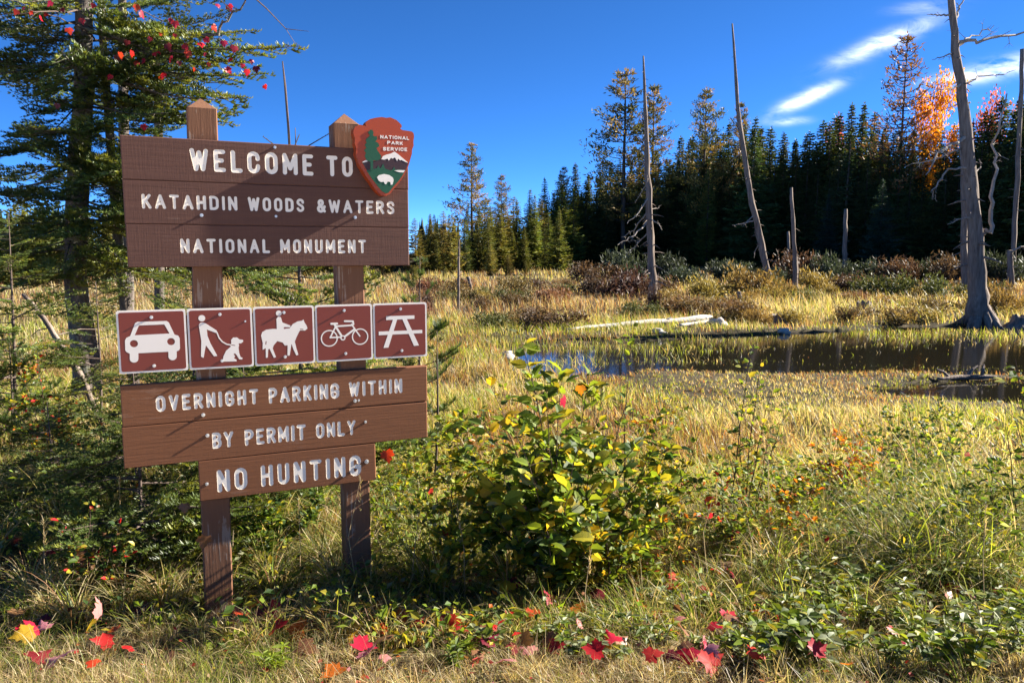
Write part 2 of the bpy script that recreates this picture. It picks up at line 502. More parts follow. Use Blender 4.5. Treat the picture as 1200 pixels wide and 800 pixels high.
# ---- routed letters: strokes of one round cutter
def arc(cx, cy, rx, ry, a0, a1, n=9):
    return [(cx + rx * math.cos(math.radians(a0 + (a1 - a0) * i / (n - 1))), cy + ry * math.sin(math.radians(a0 + (a1 - a0) * i / (n - 1)))) for i in range(n)]
def oval(w, q=.26):
    return arc(w / 2, 1 - q, w / 2, q, 0, 180) + arc(w / 2, q, w / 2, q, 180, 360) + [(w, 1 - q)]
G = {
 'A': (.50, [[(0, 0), (.25, 1), (.5, 0)], [(.09, .34), (.41, .34)]]),
 'B': (.42, [[(0, 0), (0, 1), (.2, 1)] + arc(.2, .77, .2, .23, 90, -90) + [(0, .54)], [(.2, .54)] + arc(.2, .27, .22, .27, 90, -90) + [(0, 0)]]),
 'C': (.42, [[(.42, .70)] + arc(.21, .76, .21, .24, 0, 180) + arc(.21, .24, .21, .24, 180, 360) + [(.42, .30)]]),
 'D': (.43, [[(0, 0), (0, 1), (.18, 1)] + arc(.18, .74, .25, .26, 90, 0) + arc(.18, .26, .25, .26, 0, -90) + [(0, 0)]]),
 'E': (.36, [[(.36, 1), (0, 1), (0, 0), (.36, 0)], [(0, .52), (.28, .52)]]),
 'G': (.44, [[(.44, .72)] + arc(.22, .76, .22, .24, 0, 180) + arc(.22, .24, .22, .24, 180, 360) + [(.44, .45), (.26, .45)]]),
 'H': (.42, [[(0, 0), (0, 1)], [(.42, 0), (.42, 1)], [(0, .52), (.42, .52)]]),
 'I': (.0, [[(0, 0), (0, 1)]]),
 'K': (.40, [[(0, 0), (0, 1)], [(.38, 1), (.06, .48)], [(.14, .58), (.40, 0)]]),
 'L': (.34, [[(0, 1), (0, 0), (.34, 0)]]),
 'M': (.56, [[(0, 0), (0, 1), (.28, .25), (.56, 1), (.56, 0)]]),
 'N': (.42, [[(0, 0), (0, 1), (.42, 0), (.42, 1)]]),
 'O': (.43, [oval(.43)]),
 'P': (.41, [[(0, 0), (0, 1), (.2, 1)] + arc(.2, .74, .21, .26, 90, -90) + [(0, .48)]]),
 'R': (.42, [[(0, 0), (0, 1), (.2, 1)] + arc(.2, .75, .21, .25, 90, -90) + [(0, .5)], [(.2, .5), (.42, 0)]]),
 'S': (.40, [[(.40, .76)] + arc(.2, .77, .2, .23, 10, 200) + [(.1, .58), (.3, .44)] + arc(.2, .23, .2, .23, 35, -170)]),
 'T': (.44, [[(0, 1), (.44, 1)], [(.22, 1), (.22, 0)]]),
 'U': (.42, [[(0, 1), (0, .25)] + arc(.21, .24, .21, .24, 180, 360) + [(.42, 1)]]),
 'V': (.46, [[(0, 1), (.23, 0), (.46, 1)]]),
 'W': (.66, [[(0, 1), (.165, 0), (.33, .9), (.495, 0), (.66, 1)]]),
 'Y': (.46, [[(0, 1), (.23, .48), (.46, 1)], [(.23, .48), (.23, 0)]]),
 '&': (.46, [[(.46, .02), (.10, .62)] + arc(.2, .80, .13, .19, 200, -20) + [(.28, .62), (.08, .42)] + arc(.19, .24, .18, .24, 150, 340) + [(.46, .44)]]),
}
def word(txt, u0, u1, v0, v1, rs=.098, tilt=0.0):
    """strokes of a word whose ink spans u0..u1, v0..v1"""
    H = v1 - v0; r = H * rs; h = H - 2 * r
    ws = [G[c][0] * h for c in txt]
    gap = ((u1 - u0 - 2 * r) - sum(ws)) / max(1, len(txt) - 1)
    if gap < 2.7 * r:                                   # squeeze the letters rather than let them touch
        k = ((u1 - u0 - 2 * r) - 2.7 * r * (len(txt) - 1)) / sum(ws); gap = 2.7 * r
    elif gap > 4.2 * r:
        k = ((u1 - u0 - 2 * r) - 4.2 * r * (len(txt) - 1)) / sum(ws); gap = 4.2 * r
    else: k = 1
    u, out_ = u0 + r, []
    for c, w in zip(txt, ws):
        rr = r * random.uniform(.94, 1.06)
        S = []; out_.append(S)
        for st in G[c][1]:
            S.append(('line', [(u + x * h * k, v0 + r + y * h + tilt * (u + x * h * k - u0)) for x, y in st], rr))
        u += w * k + gap
    return out_

NB = -.014                                              # front of the boards, just behind the pictogram panels
def board(u0, u1, v0, v1, words, mat, skew=(0, 0)):
    b, th, dep = .004, .038, .0014
    glyphs = []
    for w in words:
        for S in word(*w):
            f = sdf(S); pts = np.concatenate([np.array(s[1]) for s in S]); e = S[0][2] + .005
            glyphs.append((f, contours(f, pts.min(0) - e, pts.max(0) + e, .0013)))
    loops = [L for g in glyphs for L in g[1]]
    rect = np.array([(u0 + b, v0 + b), (u1 - b, v0 + b), (u1 - b, v1 - b), (u0 + b, v1 - b)])
    V, T = cdt([rect] + loops)
    cen = V[T].mean(1); own = np.full(len(T), -1)
    for k, (f, _) in enumerate(glyphs):
        own[f(cen) < 0] = k
    P = lambda a, c, n: SL(a, c + (skew[0] + (skew[1] - skew[0]) * (a - u0) / (u1 - u0)), n)
    mb = MB()
    mb.add([P(x, y, NB) for x, y in V], T[own < 0])
    o = np.array([(u0, v0), (u1, v0), (u1, v1), (u0, v1)])
    ring = [P(*q, NB) for q in rect] + [P(*q, NB - b) for q in o] + [P(*q, NB - th) for q in o]
    for k in (0, 4):
        mb.quads(ring, [(k + i, k + 4 + i, k + 4 + (i + 1) % 4, k + (i + 1) % 4) for i in range(4)])
    mb.quads(ring[8:], [(3, 2, 1, 0)])
    bo = mb.build('board', mat, sign)
    for g, (f, LL) in enumerate(glyphs):
        lt = MB()
        used, inv = np.unique(T[own == g], return_inverse=True)
        lt.add([P(x, y, NB - dep) for x, y in V[used]], inv.reshape(-1, 3))
        for L in LL:
            k = len(L)
            w = [P(x, y, NB) for x, y in L] + [P(x, y, NB - dep) for x, y in L]
            lt.quads(w, [(i, (i + 1) % k, (i + 1) % k + k, i + k) for i in range(k)])
        lt.build('letter', M_letter, bo)
    return bo
board(.062, 1.460, .926, 1.131, [('WELCOME', .360, .950, .978, 1.087), ('TO', 1.017, 1.155, .980, 1.086)], M_board_up)
board(.061, 1.458, .7185, .9255, [('KATAHDIN', .139, .569, .791, .861), ('WOODS', .620, .897, .791, .860), ('&WATERS', .961, 1.378, .790, .860)], M_board_up)
board(.063, 1.457, .511, .718, [('NATIONAL', .298, .718, .579, .650), ('MONUMENT', .769, 1.217, .579, .651)], M_board_up)
board(-.003, 1.551, -.264, -.060, [('OVERNIGHT', .150, .632, -.202, -.122), ('PARKING', .684, 1.051, -.206, -.122), ('WITHIN', 1.104, 1.404, -.204, -.122)], M_board_lo, (0, .002))
board(-.007, 1.549, -.472, -.2645, [('BY', .400, .502, -.415, -.332), ('PERMIT', .557, .867, -.416, -.331), ('ONLY', .921, 1.136, -.415, -.332)], M_board_lo, (0, -.002))
board(.328, 1.243, -.686, -.4745, [('NO', .413, .561, -.650, -.532), ('HUNTING', .629, 1.160, -.648, -.532)], M_board_lo, (.002, -.002))

# ---- posts with four-sided pointed tops
def post(u0, u1, top, sh, lean):
    mb = MB(); nf, nb = NB - .040, NB - .180
    zb = -DZ - .35
    def q(u, v, n): return SL(u + lean * v, v, n)
    b = .006
    prof = [(u0 + b, nf), (u1 - b, nf), (u1, nf - b), (u1, nb + b), (u1 - b, nb), (u0 + b, nb), (u0, nb + b), (u0, nf - b)]
    vs = np.linspace(zb, sh, 14)
    V = [q(u + random.uniform(-.0012, .0012), v, n + random.uniform(-.0012, .0012)) for v in vs for u, n in prof]
    Q = [(i * 8 + j, i * 8 + (j + 1) % 8, (i + 1) * 8 + (j + 1) % 8, (i + 1) * 8 + j) for i in range(13) for j in range(8)]
    mb.quads(V, Q)
    um, nm = (u0 + u1) / 2, (nf + nb) / 2
    ap = [q(um + random.uniform(-.004, .004), top, nm)]
    rim = [q(u, sh, n) for u, n in prof]
    mb.add(ap + rim, [(0, 1 + i, 1 + (i + 1) % 8) for i in range(8)])
    return mb.build('post', M_post, sign)
post(.342, .482, 1.345, 1.288, .012)
post(1.072, 1.212, 1.325, 1.262, -.004)

# ---- bolts with washers
bolt_b = bmesh.new()
bmesh.ops.create_cone(bolt_b, cap_ends=True, segments=6, radius1=.0062, radius2=.0055, depth=.009)
for w in bolt_b.verts: w.co.z += .0065
bmesh.ops.create_cone(bolt_b, cap_ends=True, segments=14, radius1=.0098, radius2=.0092, depth=.003)
bm_me = bpy.data.meshes.new('bolt'); bolt_b.to_mesh(bm_me); bolt_b.free(); bm_me.materials.append(M_steel)
def bolt(u, v, n, parent=sign, s=1.0):
    o = link('bolt', bm_me, None, parent)
    o.location = SL(u, v, n + .0012 * s); o.rotation_euler = (math.pi / 2, random.random(), 0); o.scale = (s, s, s * random.uniform(.8, 1.3))
for u, v, s in [(.761, 1.113, .8), (.401, .765, .9), (1.162, .769, .9), (.754, .767, .7), (.363, -.236, 1), (1.136, -.227, 1), (1.156, -.226, .7),
                (.378, -.344, 1), (1.191, -.350, .8), (.364, -.597, .9), (1.192, -.576, 1.3)]:
    bolt(u, v, NB, sign, s)

# ---- pictogram panels
def zA(pts): return [tuple(suv(130 + a / 6.6667, 350 + b / 6.6667)) for a, b in pts]
def zB(pts): return [tuple(suv(290 + a / 5.4545, 345 + b / 5.4545)) for a, b in pts]
bk = MB(); bk.box(SL(.004, .03, -.010), SL(1.545, .275, NB - .040)); bk.build('backing_board', M_board_lo, sign)
kA, kB = .305 / 540, .305 / 372
pics = [
 [('poly', zA([(110, 325), (120, 305), (150, 291), (495, 279), (526, 288), (537, 308), (540, 385), (533, 402), (512, 410), (450, 413), (212, 425), (148, 429), (120, 414), (112, 400)])),
  ('poly', zA([(152, 292), (190, 192), (206, 182), (434, 175), (450, 185), (495, 280)]), .001), ('-poly', zA([(186, 285), (219, 208), (417, 200), (458, 271)])),
  ('-disc', zA([(180, 350)])[0], 31 * kA), ('-disc', zA([(470, 334)])[0], 31 * kA),
  ('line', zA([(181, 415), (181, 468)]), 33 * kA), ('line', zA([(481, 400), (482, 450)]), 33 * kA)],
 [('disc', zA([(710, 152)])[0], 28 * kA),
  ('poly', zA([(690, 202), (700, 190), (720, 187), (742, 196), (826, 250), (820, 264), (746, 236), (752, 290), (776, 350), (828, 444), (806, 446), (745, 362), (738, 368), (722, 458), (706, 450), (709, 330), (691, 220)]), .0015),
  ('line', zA([(828, 262), (845, 305), (870, 335), (905, 355), (942, 361)]), 5.5 * kA),
  ('poly', zA([(940, 322), (955, 304), (985, 303), (1002, 318), (1030, 322), (1032, 334), (1015, 347), (995, 346), (1000, 365), (995, 380), (1000, 420), (1011, 455), (1027, 462), (1025, 472), (1003, 471), (985, 440), (970, 424), (956, 430), (968, 450), (958, 464), (980, 476), (980, 487), (876, 489), (880, 450), (902, 405), (936, 376), (942, 345)]), .001),
  ('-line', zA([(942, 361), (968, 364)]), 3.5 * kA)],
 [('disc', zB([(200, 120)])[0], 17.5 * kB),
  ('poly', zB([(187, 156), (196, 144), (212, 146), (222, 180), (272, 199), (272, 207), (232, 206), (232, 224), (190, 226)]), .0015),
  ('poly', zB([(88, 262), (96, 240), (120, 226), (160, 221), (235, 222), (275, 211), (290, 190), (320, 173), (348, 169), (357, 161), (362, 176), (377, 200), (382, 217), (368, 229), (335, 227), (325, 245), (311, 275), (301, 300), (312, 345), (324, 384), (313, 388), (295, 350), (282, 312), (279, 320), (269, 388), (257, 390), (258, 322), (240, 325), (225, 305), (190, 296), (166, 325), (160, 345), (181, 399), (169, 403), (142, 345), (131, 350), (129, 401), (119, 403), (118, 340), (98, 351), (99, 310)]), .001),
  ('-line', zB([(234, 215), (268, 213)]), 3.2 * kB), ('-line', zB([(119, 300), (117, 318)]), 3 * kB), ('-line', zB([(338, 221), (355, 223)]), 2.5 * kB)],
 [('ring', zB([(523, 280)])[0], 51 * kB, 3.8 * kB), ('ring', zB([(720, 269)])[0], 51 * kB, 3.8 * kB),
  ('line', zB([(536, 187), (572, 186)]), 7 * kB), ('line', zB([(556, 192), (608, 275)]), 6.5 * kB), ('line', zB([(568, 203), (664, 197)]), 5.5 * kB),
  ('line', zB([(622, 170), (674, 171), (677, 190)]), 6 * kB), ('line', zB([(665, 190), (718, 265)]), 4.5 * kB), ('line', zB([(684, 222), (622, 268)]), 6.5 * kB),
  ('line', zB([(529, 275), (602, 272)]), 5 * kB), ('line', zB([(566, 200), (529, 275)]), 5 * kB), ('disc', zB([(610, 277)])[0], 17 * kB), ('-disc', zB([(610, 277)])[0], 9 * kB)],
 [('poly', zB([(886, 139), (1067, 133), (1067, 155), (886, 163)])), ('poly', zB([(839, 237), (1117, 226), (1117, 247), (839, 260)])),
  ('poly', zB([(930, 160), (957, 158), (901, 339), (869, 341)])), ('poly', zB([(990, 158), (1018, 156), (1096, 325), (1064, 328)]))],
]
bolts_p = [zA([(316, 145), (338, 523)]), zA([(851, 122), (869, 484), (1049, 176)]), zB([(233, 115), (241, 398)]), zB([(618, 102), (628, 377)]), zB([(978, 92), (987, 358)])]
lab = ['maroon panel with a white car seen from the front', 'maroon panel with a white walker holding a dog on a leash', 'maroon panel with a white rider on horseback',
       'maroon panel with a white bicycle', 'maroon panel with a white picnic table and a chipped top edge']
def rrect(u0, u1, v0, v1, r):
    return [('poly', [(u0 + r, v0 + r), (u1 - r, v0 + r), (u1 - r, v1 - r), (u0 + r, v1 - r)], r)]
for i, S in enumerate(pics):
    u0 = i * .311
    pn = plate('pictogram_panel', rrect(u0, u0 + .305, 0, .305, .010), -.0095, -.0005, M_white, sign)
    pn['label'] = lab[i]
    plate('panel_field', rrect(u0 + .009, u0 + .296, .009, .296, .010), -.0004, .0004, M_maroon, pn)
    plate('pictogram', S, .0005, .0010, M_white, pn)
    for j, (u, v) in enumerate(bolts_p[i]):
        bolt(u, v, .0006, sign, .5 if j == 2 else .85)

# ---- arrowhead emblem
EN = .050
def zE(pts, n=EN): return [tuple(suv(400 + a / 6.96, 125 + b / 6.96, n)) for a, b in pts]
ah = [(195, 140), (205, 120), (235, 102), (275, 92), (330, 85), (365, 92), (400, 88), (450, 110), (470, 128), (491, 150), (494, 165), (480, 180), (500, 192), (540, 198), (575, 203), (590, 218), (594, 245),
      (588, 285), (590, 320), (578, 350), (576, 385), (566, 420), (552, 470), (535, 515), (512, 560), (480, 610), (450, 650), (425, 675), (398, 712), (365, 728), (330, 722), (300, 700), (265, 660), (235, 612), (210, 580), (180, 530), (150, 480), (135, 430), (118, 385), (122, 340),
      (110, 300), (112, 260), (98, 215), (102, 182), (120, 160), (150, 148), (178, 152), (203, 160)]
em = plate('arrowhead_emblem', [('poly', zE(ah))], NB + .001, EN, M_rust, sign)
em['label'] = 'rust red arrowhead shaped park service emblem'
plate('emblem_mountain', [('poly', zE([(170, 457), (205, 437), (250, 452), (325, 430), (345, 402), (400, 384), (433, 368), (470, 395), (545, 461), (520, 528), (470, 530), (420, 528), (330, 530), (212, 528)]))], EN - .001, EN + .0016, M_dark, em, .0010)
plate('emblem_snow', [('poly', zE([(325, 430), (338, 405), (365, 393), (400, 385), (433, 368), (470, 395), (545, 460), (520, 452), (490, 436), (478, 440), (462, 424), (455, 446), (436, 414), (418, 426), (404, 418), (386, 442), (376, 424), (350, 434)])),
                      ], EN + .001, EN + .0026, M_white, em, .0008)
plate('emblem_snow', [('poly', zE([(168, 456), (186, 442), (205, 436), (215, 448), (190, 455)]))], EN + .001, EN + .0026, M_white, em, .0008)
plate('emblem_meadow', [('poly', zE([(205, 522), (240, 512), (290, 505), (300, 478), (310, 500), (322, 502), (340, 465), (356, 506), (400, 522), (418, 512), (430, 490), (440, 515), (478, 512), (518, 522), (496, 566), (470, 602), (425, 652), (382, 704), (362, 708), (330, 690), (300, 655), (262, 605), (232, 565)]))], EN + .001, EN + .0024, M_green, em, .0010)
plate('emblem_lake', [('poly', zE([(430, 522), (470, 518), (519, 520), (505, 538), (470, 536)]))], EN + .002, EN + .0034, M_white, em, .0008)
plate('emblem_tree', [('poly', zE([(235, 190), (253, 193), (262, 213), (256, 235), (272, 246), (288, 240), (291, 268), (276, 286), (302, 300), (309, 325), (284, 340), (300, 368), (324, 402), (318, 430), (290, 442), (262, 440), (257, 450), (259, 520), (236, 524), (236, 452), (205, 440), (190, 402), (200, 378), (184, 358), (203, 338), (190, 312), (204, 300), (198, 272), (216, 252), (232, 238), (216, 212)]))], EN + .001, EN + .0038, M_green, em, .0008)
plate('emblem_bison', [('poly', zE([(290, 577), (304, 560), (325, 556), (345, 550), (390, 559), (420, 580), (425, 602), (416, 636), (402, 639), (399, 615), (376, 612), (363, 636), (353, 630), (345, 614), (320, 616), (302, 602)]))], EN + .002, EN + .0036, M_white, em, .0008)
txt = []
for w, (x0, y0), (x1, y1) in [('NATIONAL', (318, 258), (553, 270)), ('PARK', (374, 305), (501, 312)), ('SERVICE', (340, 356), (537, 362))]:
    (a, b), (c, d) = zE([(x0, y0), (x1, y1)])
    txt += [s for g in word(w, a, c, b - .002, b + .0165, .115, (d - b) / (c - a)) for s in g]
tag(plate('emblem_lettering', txt, EN - .0005, EN + .0012, M_white, em, .0006), kind='stuff')

# ================================================================ ground and water
def ground_mat():
    m, t, b = new_mat('ground_soil_and_thatch')
    oc = N(t, 'ShaderNodeTexCoord').outputs['Object']
    n1, n2, n3 = noise(t, .35, 5, oc), noise(t, 4, 6, oc), noise(t, 40, 4, oc)
    thatch = ramp(t, n2, [(.3, (.030, .022, .014)), (.55, (.065, .047, .027)), (.75, (.12, .09, .05))])
    thatch = mixc(t, M(t, 'MULTIPLY', n1, .5), thatch, (.045, .048, .02))
    bounce_gravel = ramp(t, n3, [(.3, (.42, .37, .30)), (.7, (.66, .59, .48))])  # unseen pale ground behind the camera, added to bounce warm light onto the sign
    sp = N(t, 'ShaderNodeSeparateXYZ'); t.links.new(oc, sp.inputs[0])
    edge = M(t, 'ADD', sp.outputs['Y'], M(t, 'MULTIPLY', n2, .8))
    mr = N(t, 'ShaderNodeMapRange'); mr.inputs['From Min'].default_value = 2.0; mr.inputs['From Max'].default_value = 2.7
    t.links.new(edge, mr.inputs[0])
    t.links.new(mixc(t, mr.outputs[0], bounce_gravel, thatch), b.inputs['Base Color'])
    b.inputs['Roughness'].default_value = .95; b.inputs['Specular IOR Level'].default_value = .1
    bump(t, b, n3, .6, .02)
    return m
tx = np.linspace(-8.0, 8.0, 271); gx = .95 * np.sinh(tx)
ty = np.linspace(-4.6, 7.6, 281); gy = 8 + 1.6 * np.sinh(ty)
GX, GY = np.meshgrid(gx, gy, indexing='ij')
GZ = gz(GX, GY)
nx, ny = GX.shape
i, j = np.meshgrid(np.arange(nx - 1), np.arange(ny - 1), indexing='ij')
k = i * ny + j
q = np.stack([k, k + ny, k + ny + 1, k + 1], -1).reshape(-1, 4)
ground = link('ground', mesh_data('ground', np.stack([GX, GY, GZ], -1).reshape(-1, 3), q, smooth=True), ground_mat())
tag(ground, kind='structure')

def water_mat():
    m, t, b = new_mat('dark_pond_water')
    oc = N(t, 'ShaderNodeTexCoord').outputs['Object']
    n = noise(t, 3.2, 4, oc, .5, (.5, 1.5, 1))
    b.inputs['Base Color'].default_value = (.012, .010, .006, 1)
    b.inputs['Roughness'].default_value = .06; b.inputs['IOR'].default_value = 1.33
    b.inputs['Specular IOR Level'].default_value = .5
    bump(t, b, n, .10, .02)
    return m
xs_, ys_ = np.linspace(-6, 40, 24), np.linspace(9.5, 27, 12)
WX, WY = np.meshgrid(xs_, ys_, indexing='ij')
i, j = np.meshgrid(np.arange(23), np.arange(11), indexing='ij'); k = i * 12 + j
water = link('water', mesh_data('water', np.stack([WX, WY, WX * 0 + WATER], -1).reshape(-1, 3), np.stack([k, k + 12, k + 13, k + 1], -1).reshape(-1, 4)), water_mat())
tag(water, kind='structure')

# ================================================================ grass (nobody could count it)
M_grass = veg('grass_blades', .5, .45, .35, (1.15, 1.08, .65))
TAN, STRAW, OLIVE, GREEN, LIME, RUST, GOLD, BRN = map(np.array, ((.40, .30, .155), (.60, .49, .27), (.16, .17, .04), (.085, .13, .022), (.31, .35, .045), (.31, .14, .055), (.42, .31, .11), (.16, .095, .05)))
def blades(mb, base, h, az, lean, w, colr, segs=3, droop=.45):
    n = len(base); t = np.linspace(0, 1, segs + 1)
    d = np.stack([np.cos(az), np.sin(az), az * 0], -1)
    fa = rng.uniform(0, np.pi, n); s = np.stack([np.cos(fa), np.sin(fa), fa * 0], -1)
    c = base[:, None] + d[:, None] * (lean * h)[:, None, None] * (t ** 1.8)[None, :, None]
    c[..., 2] += h[:, None] * (t[None] - droop * lean[:, None] * t[None] ** 2.2)
    wt = np.maximum(1 - t[:-1], .0) ** .6
    L = c[:, :-1] - s[:, None] * (w[:, None] * wt[None])[..., None] * .5
    R = c[:, :-1] + s[:, None] * (w[:, None] * wt[None])[..., None] * .5
    V = np.concatenate([np.stack([L, R], 2).reshape(n, -1, 3), c[:, -1:]], 1)
    m = 2 * segs + 1
    T = []
    for k in range(segs - 1):
        T += [(2 * k, 2 * k + 1, 2 * k + 3), (2 * k, 2 * k + 3, 2 * k + 2)]
    T.append((2 * segs - 2, 2 * segs - 1, 2 * segs))
    T = (np.array(T)[None] + (np.arange(n) * m)[:, None, None]).reshape(-1, 3)
    C = np.repeat(np.clip(colr, 0, 1)[:, None], m, 1).reshape(-1, 3)
    mb.add(V.reshape(-1, 3), T, C)
def scatter(n, r0, r1, half=43, pw=0.0):
    r = np.exp(rng.uniform(math.log(r0), math.log(r1), n))
    a = np.radians(rng.uniform(-half, half, n))
    x, y = r * np.sin(a), r * np.cos(a)
    return x, y, r
def pal(n, cols, wts):
    k = rng.choice(len(cols), n, p=np.array(wts) / sum(wts))
    c = np.array(cols)[k]
    return c * rng.uniform(.7, 1.3, (n, 1)) * rng.uniform(.92, 1.08, (n, 3))
def blend(n, mask, A, B):
    a, b = pal(n, *A), pal(n, *B)
    return np.where((rng.random(n) < mask)[:, None], a, b)

def tufts(mb, cx, cy, nb, hgt, rad, lean, width, cols, segs=3):
    """clumps: blades that spring from one crown and arch outwards"""
    k = np.repeat(np.arange(len(cx)), nb); n = len(k)
    a = rng.uniform(0, 2 * np.pi, n); r = rad * np.sqrt(rng.random(n)) * (hgt[k] / hgt.mean())
    x, y = cx[k] + r * np.cos(a), cy[k] + r * np.sin(a)
    h = hgt[k] * rng.uniform(.45, 1.2, n)
    az = a + rng.normal(0, .5, n) + .35 * np.sin(2.9 - a)
    blades(mb, np.stack([x, y, gz(x, y) - .01], -1), h, az, rng.uniform(*lean, n), rng.uniform(*width, n), cols(k, n), segs, .62)

# -- short dry turf along the road shoulder
mb = MB()
x, y, r = scatter(52000, 2.15, 4.8, 44)
keep = y < 3.45 + .45 * fbm(x, y, .9, 11) + .3 * sstep(.6, 1.4, x)
x, y, r = x[keep], y[keep], r[keep]; n = len(x)
tuft = fbm(x, y, 4, 12)
h = rng.uniform(.04, .12, n) * np.maximum(.35, 1 + .9 * tuft)
GA, GB = ([OLIVE, LIME, GREEN, TAN], [3, 2, 2, 2]), ([STRAW, TAN, BRN, OLIVE], [4, 4, 1.5, 2])
blades(mb, np.stack([x, y, gz(x, y) - .005], -1), h, rng.normal(2.6, 1.3, n), rng.uniform(.3, 1.3, n), rng.uniform(.0022, .0042, n),
       blend(n, sstep(-.3, .5, fbm(x, y, 1.7, 13)), GA, GB), 2)
cx, cy, r = scatter(750, 2.3, 4.6, 43)
keep = cy < 3.6 + .4 * fbm(cx, cy, .9, 11); cx, cy = cx[keep], cy[keep]
gm = sstep(-.3, .5, fbm(cx, cy, 1.7, 13))
tufts(mb, cx, cy, 34, rng.uniform(.09, .24, len(cx)), .035, (.3, 1.25), (.0022, .0042), lambda k, n: blend(n, gm[k], GA, GB))
o = mb.build('turf', M_grass); tag(o, 'short dry straw and green turf along the road edge', 'grass', kind='stuff')

# -- tall weeds and arching grass between the turf and the marsh
mb = MB()
x, y, r = scatter(42000, 3.0, 9.0, 41)
edge = 3.5 + .45 * fbm(x, y, .9, 11)
keep = (y > edge) & (rng.random(len(x)) < .55 + .5 * fbm(x, y, 1.6, 14))
x, y, r = x[keep], y[keep], r[keep]; n = len(x)
def tall(x, y):
    hh = .18 + .22 * sstep(3.6, 5.2, y) + .14 * fbm(x, y, .7, 15)
    mound = np.exp(-((x - 3.4) / 1.4) ** 2 - ((y - 5.4) / .9) ** 2)
    under = np.exp(-((x + 1.1) / .9) ** 2 - ((y - 3.9) / .45) ** 2)
    return np.maximum(.06, (hh + .20 * mound) * (1 - .35 * under) * (1 - .45 * sstep(5.8, 7.5, y))), mound
hh, mound = tall(x, y)
h = hh * rng.uniform(.35, 1.1, n)
TA, TB = ([GREEN, OLIVE, LIME, STRAW, TAN], [3, 3, 3, 2, 1.5]), ([STRAW, TAN, GOLD, OLIVE, RUST, LIME], [3, 3, 2, 2, 1, 1.5])
def gt(x, y, m): return sstep(-.4, .4, fbm(x, y, .9, 16) + .9 * m + .08 + .7 * np.exp(-((x + .75) / 1.1) ** 2 - ((y - 4.3) / .8) ** 2) - .75 * sstep(5, 7.5, y))
blades(mb, np.stack([x, y, gz(x, y) - .01], -1), h, rng.normal(2.7, 1.4, n), rng.uniform(.2, 1.1, n), rng.uniform(.003, .006, n) * (1 + .05 * r),
       blend(n, gt(x, y, mound), TA, TB), 3)
cx, cy, r = scatter(1150, 3.3, 8.5, 41)
keep = (cy > 3.45 + .45 * fbm(cx, cy, .9, 11)); cx, cy = cx[keep], cy[keep]
hh, mound = tall(cx, cy); gm = gt(cx, cy, mound)
tufts(mb, cx, cy, 40, hh * rng.uniform(.9, 1.7, len(cx)), .05, (.25, 1.15), (.0035, .0075), lambda k, n: blend(n, gm[k], TA, TB), 4)
# big arching clumps one can make out: (pixel at the clump's foot, height, greenness)
CL = [(1050 + 150 * random.random(), 640 + 55 * random.random(), random.uniform(.45, .75), .85) for _ in range(26)] + [(480 + 120 * random.random(), 655 + 50 * random.random(), random.uniform(.35, .6), .7) for _ in range(15)] \
   + [(870 + 180 * random.random(), 620 + 60 * random.random(), random.uniform(.4, .65), .35) for _ in range(16)] + [(270 + 170 * random.random(), 650 + 50 * random.random(), random.uniform(.3, .5), .6) for _ in range(12)] + [(20 + 200 * random.random(), 690 + 40 * random.random(), random.uniform(.25, .42), .25) for _ in range(12)]
cp = np.array([hit(a_, b_) for a_, b_, _, _ in CL]); ch = np.array([q_[2] for q_ in CL]); cg = np.array([q_[3] for q_ in CL])
tufts(mb, cp[:, 0], cp[:, 1], 70, ch, .06, (.3, 1.3), (.004, .0085), lambda k, n: blend(n, cg[k], ([LIME, GREEN, OLIVE, STRAW], [4, 3, 2.5, 1.5]), ([STRAW, TAN, RUST, LIME], [4, 3, 1, 1.5])), 5)
o = mb.build('tall_grass', M_grass); tag(o, 'tall arching green and straw grass behind the turf', 'grass', kind='stuff')

# -- marsh sedges, sparser where the water stands
mb = MB()
x, y, r = scatter(142000, 6.5, 27, 46)
p = pond(x, y)
wet = sstep(-.05, .4, p) * sstep(9, 11, y)
fr = fbm(x, y, .55, 21)
streak = fbm(x * .25, y * 1.3, .9, 22)
dens = np.where(wet > .5, np.clip(.06 + .75 * sstep(-.1, .5, streak + .3 * fr), 0, 1) * (.45 + .55 * sstep(20, 22, y) + .5 * sstep(17.0, 14.6, y)) * (1 - .45 * sstep(3, 7, x) * sstep(15, 16, y) * sstep(21, 20, y)), .50 + .5 * sstep(-.5, .2, fr))
dens = dens * np.where(y > 10.5, 1, .8)
keep = rng.random(len(x)) < dens
x, y, r, wet, fr = x[keep], y[keep], r[keep], wet[keep], fr[keep]; n = len(x)
def shore(x, y): return 1 - .72 * sstep(1, 3, x) * sstep(9.5, 11, y) * sstep(17, 15, y)
h = (.27 - .12 * wet + .16 * fr) * rng.uniform(.5, 1.3, n) * shore(x, y)
zb = np.maximum(gz(x, y), WATER - .04)
def gmarsh(x, y, wet):
    return sstep(-.28, .38, fbm(x, y, .45, 23) + .18 + .5 * wet + .7 * sstep(20.5, 22.5, y) * sstep(6, 2, x) - .2 * sstep(7, 5, np.abs(y - 10)))
MA, MR, MS = ([LIME, OLIVE, GOLD, STRAW], [4, 2, 1.6, 1.2]), ([RUST, BRN, GOLD, TAN], [4, 2.5, 2, 1.5]), ([STRAW, TAN, GOLD, OLIVE, LIME], [3.4, 2, 1.8, 1.4, 1.4])
def cmarsh(x, y, wet, n, g=None):
    rust = sstep(.05, .5, fbm(x, y, .7, 24) - .5 * wet)
    a = blend(n, gmarsh(x, y, wet), MA, MS); r_ = pal(n, *MR)
    return np.where((rng.random(n) < .75 * rust)[:, None], r_, a)
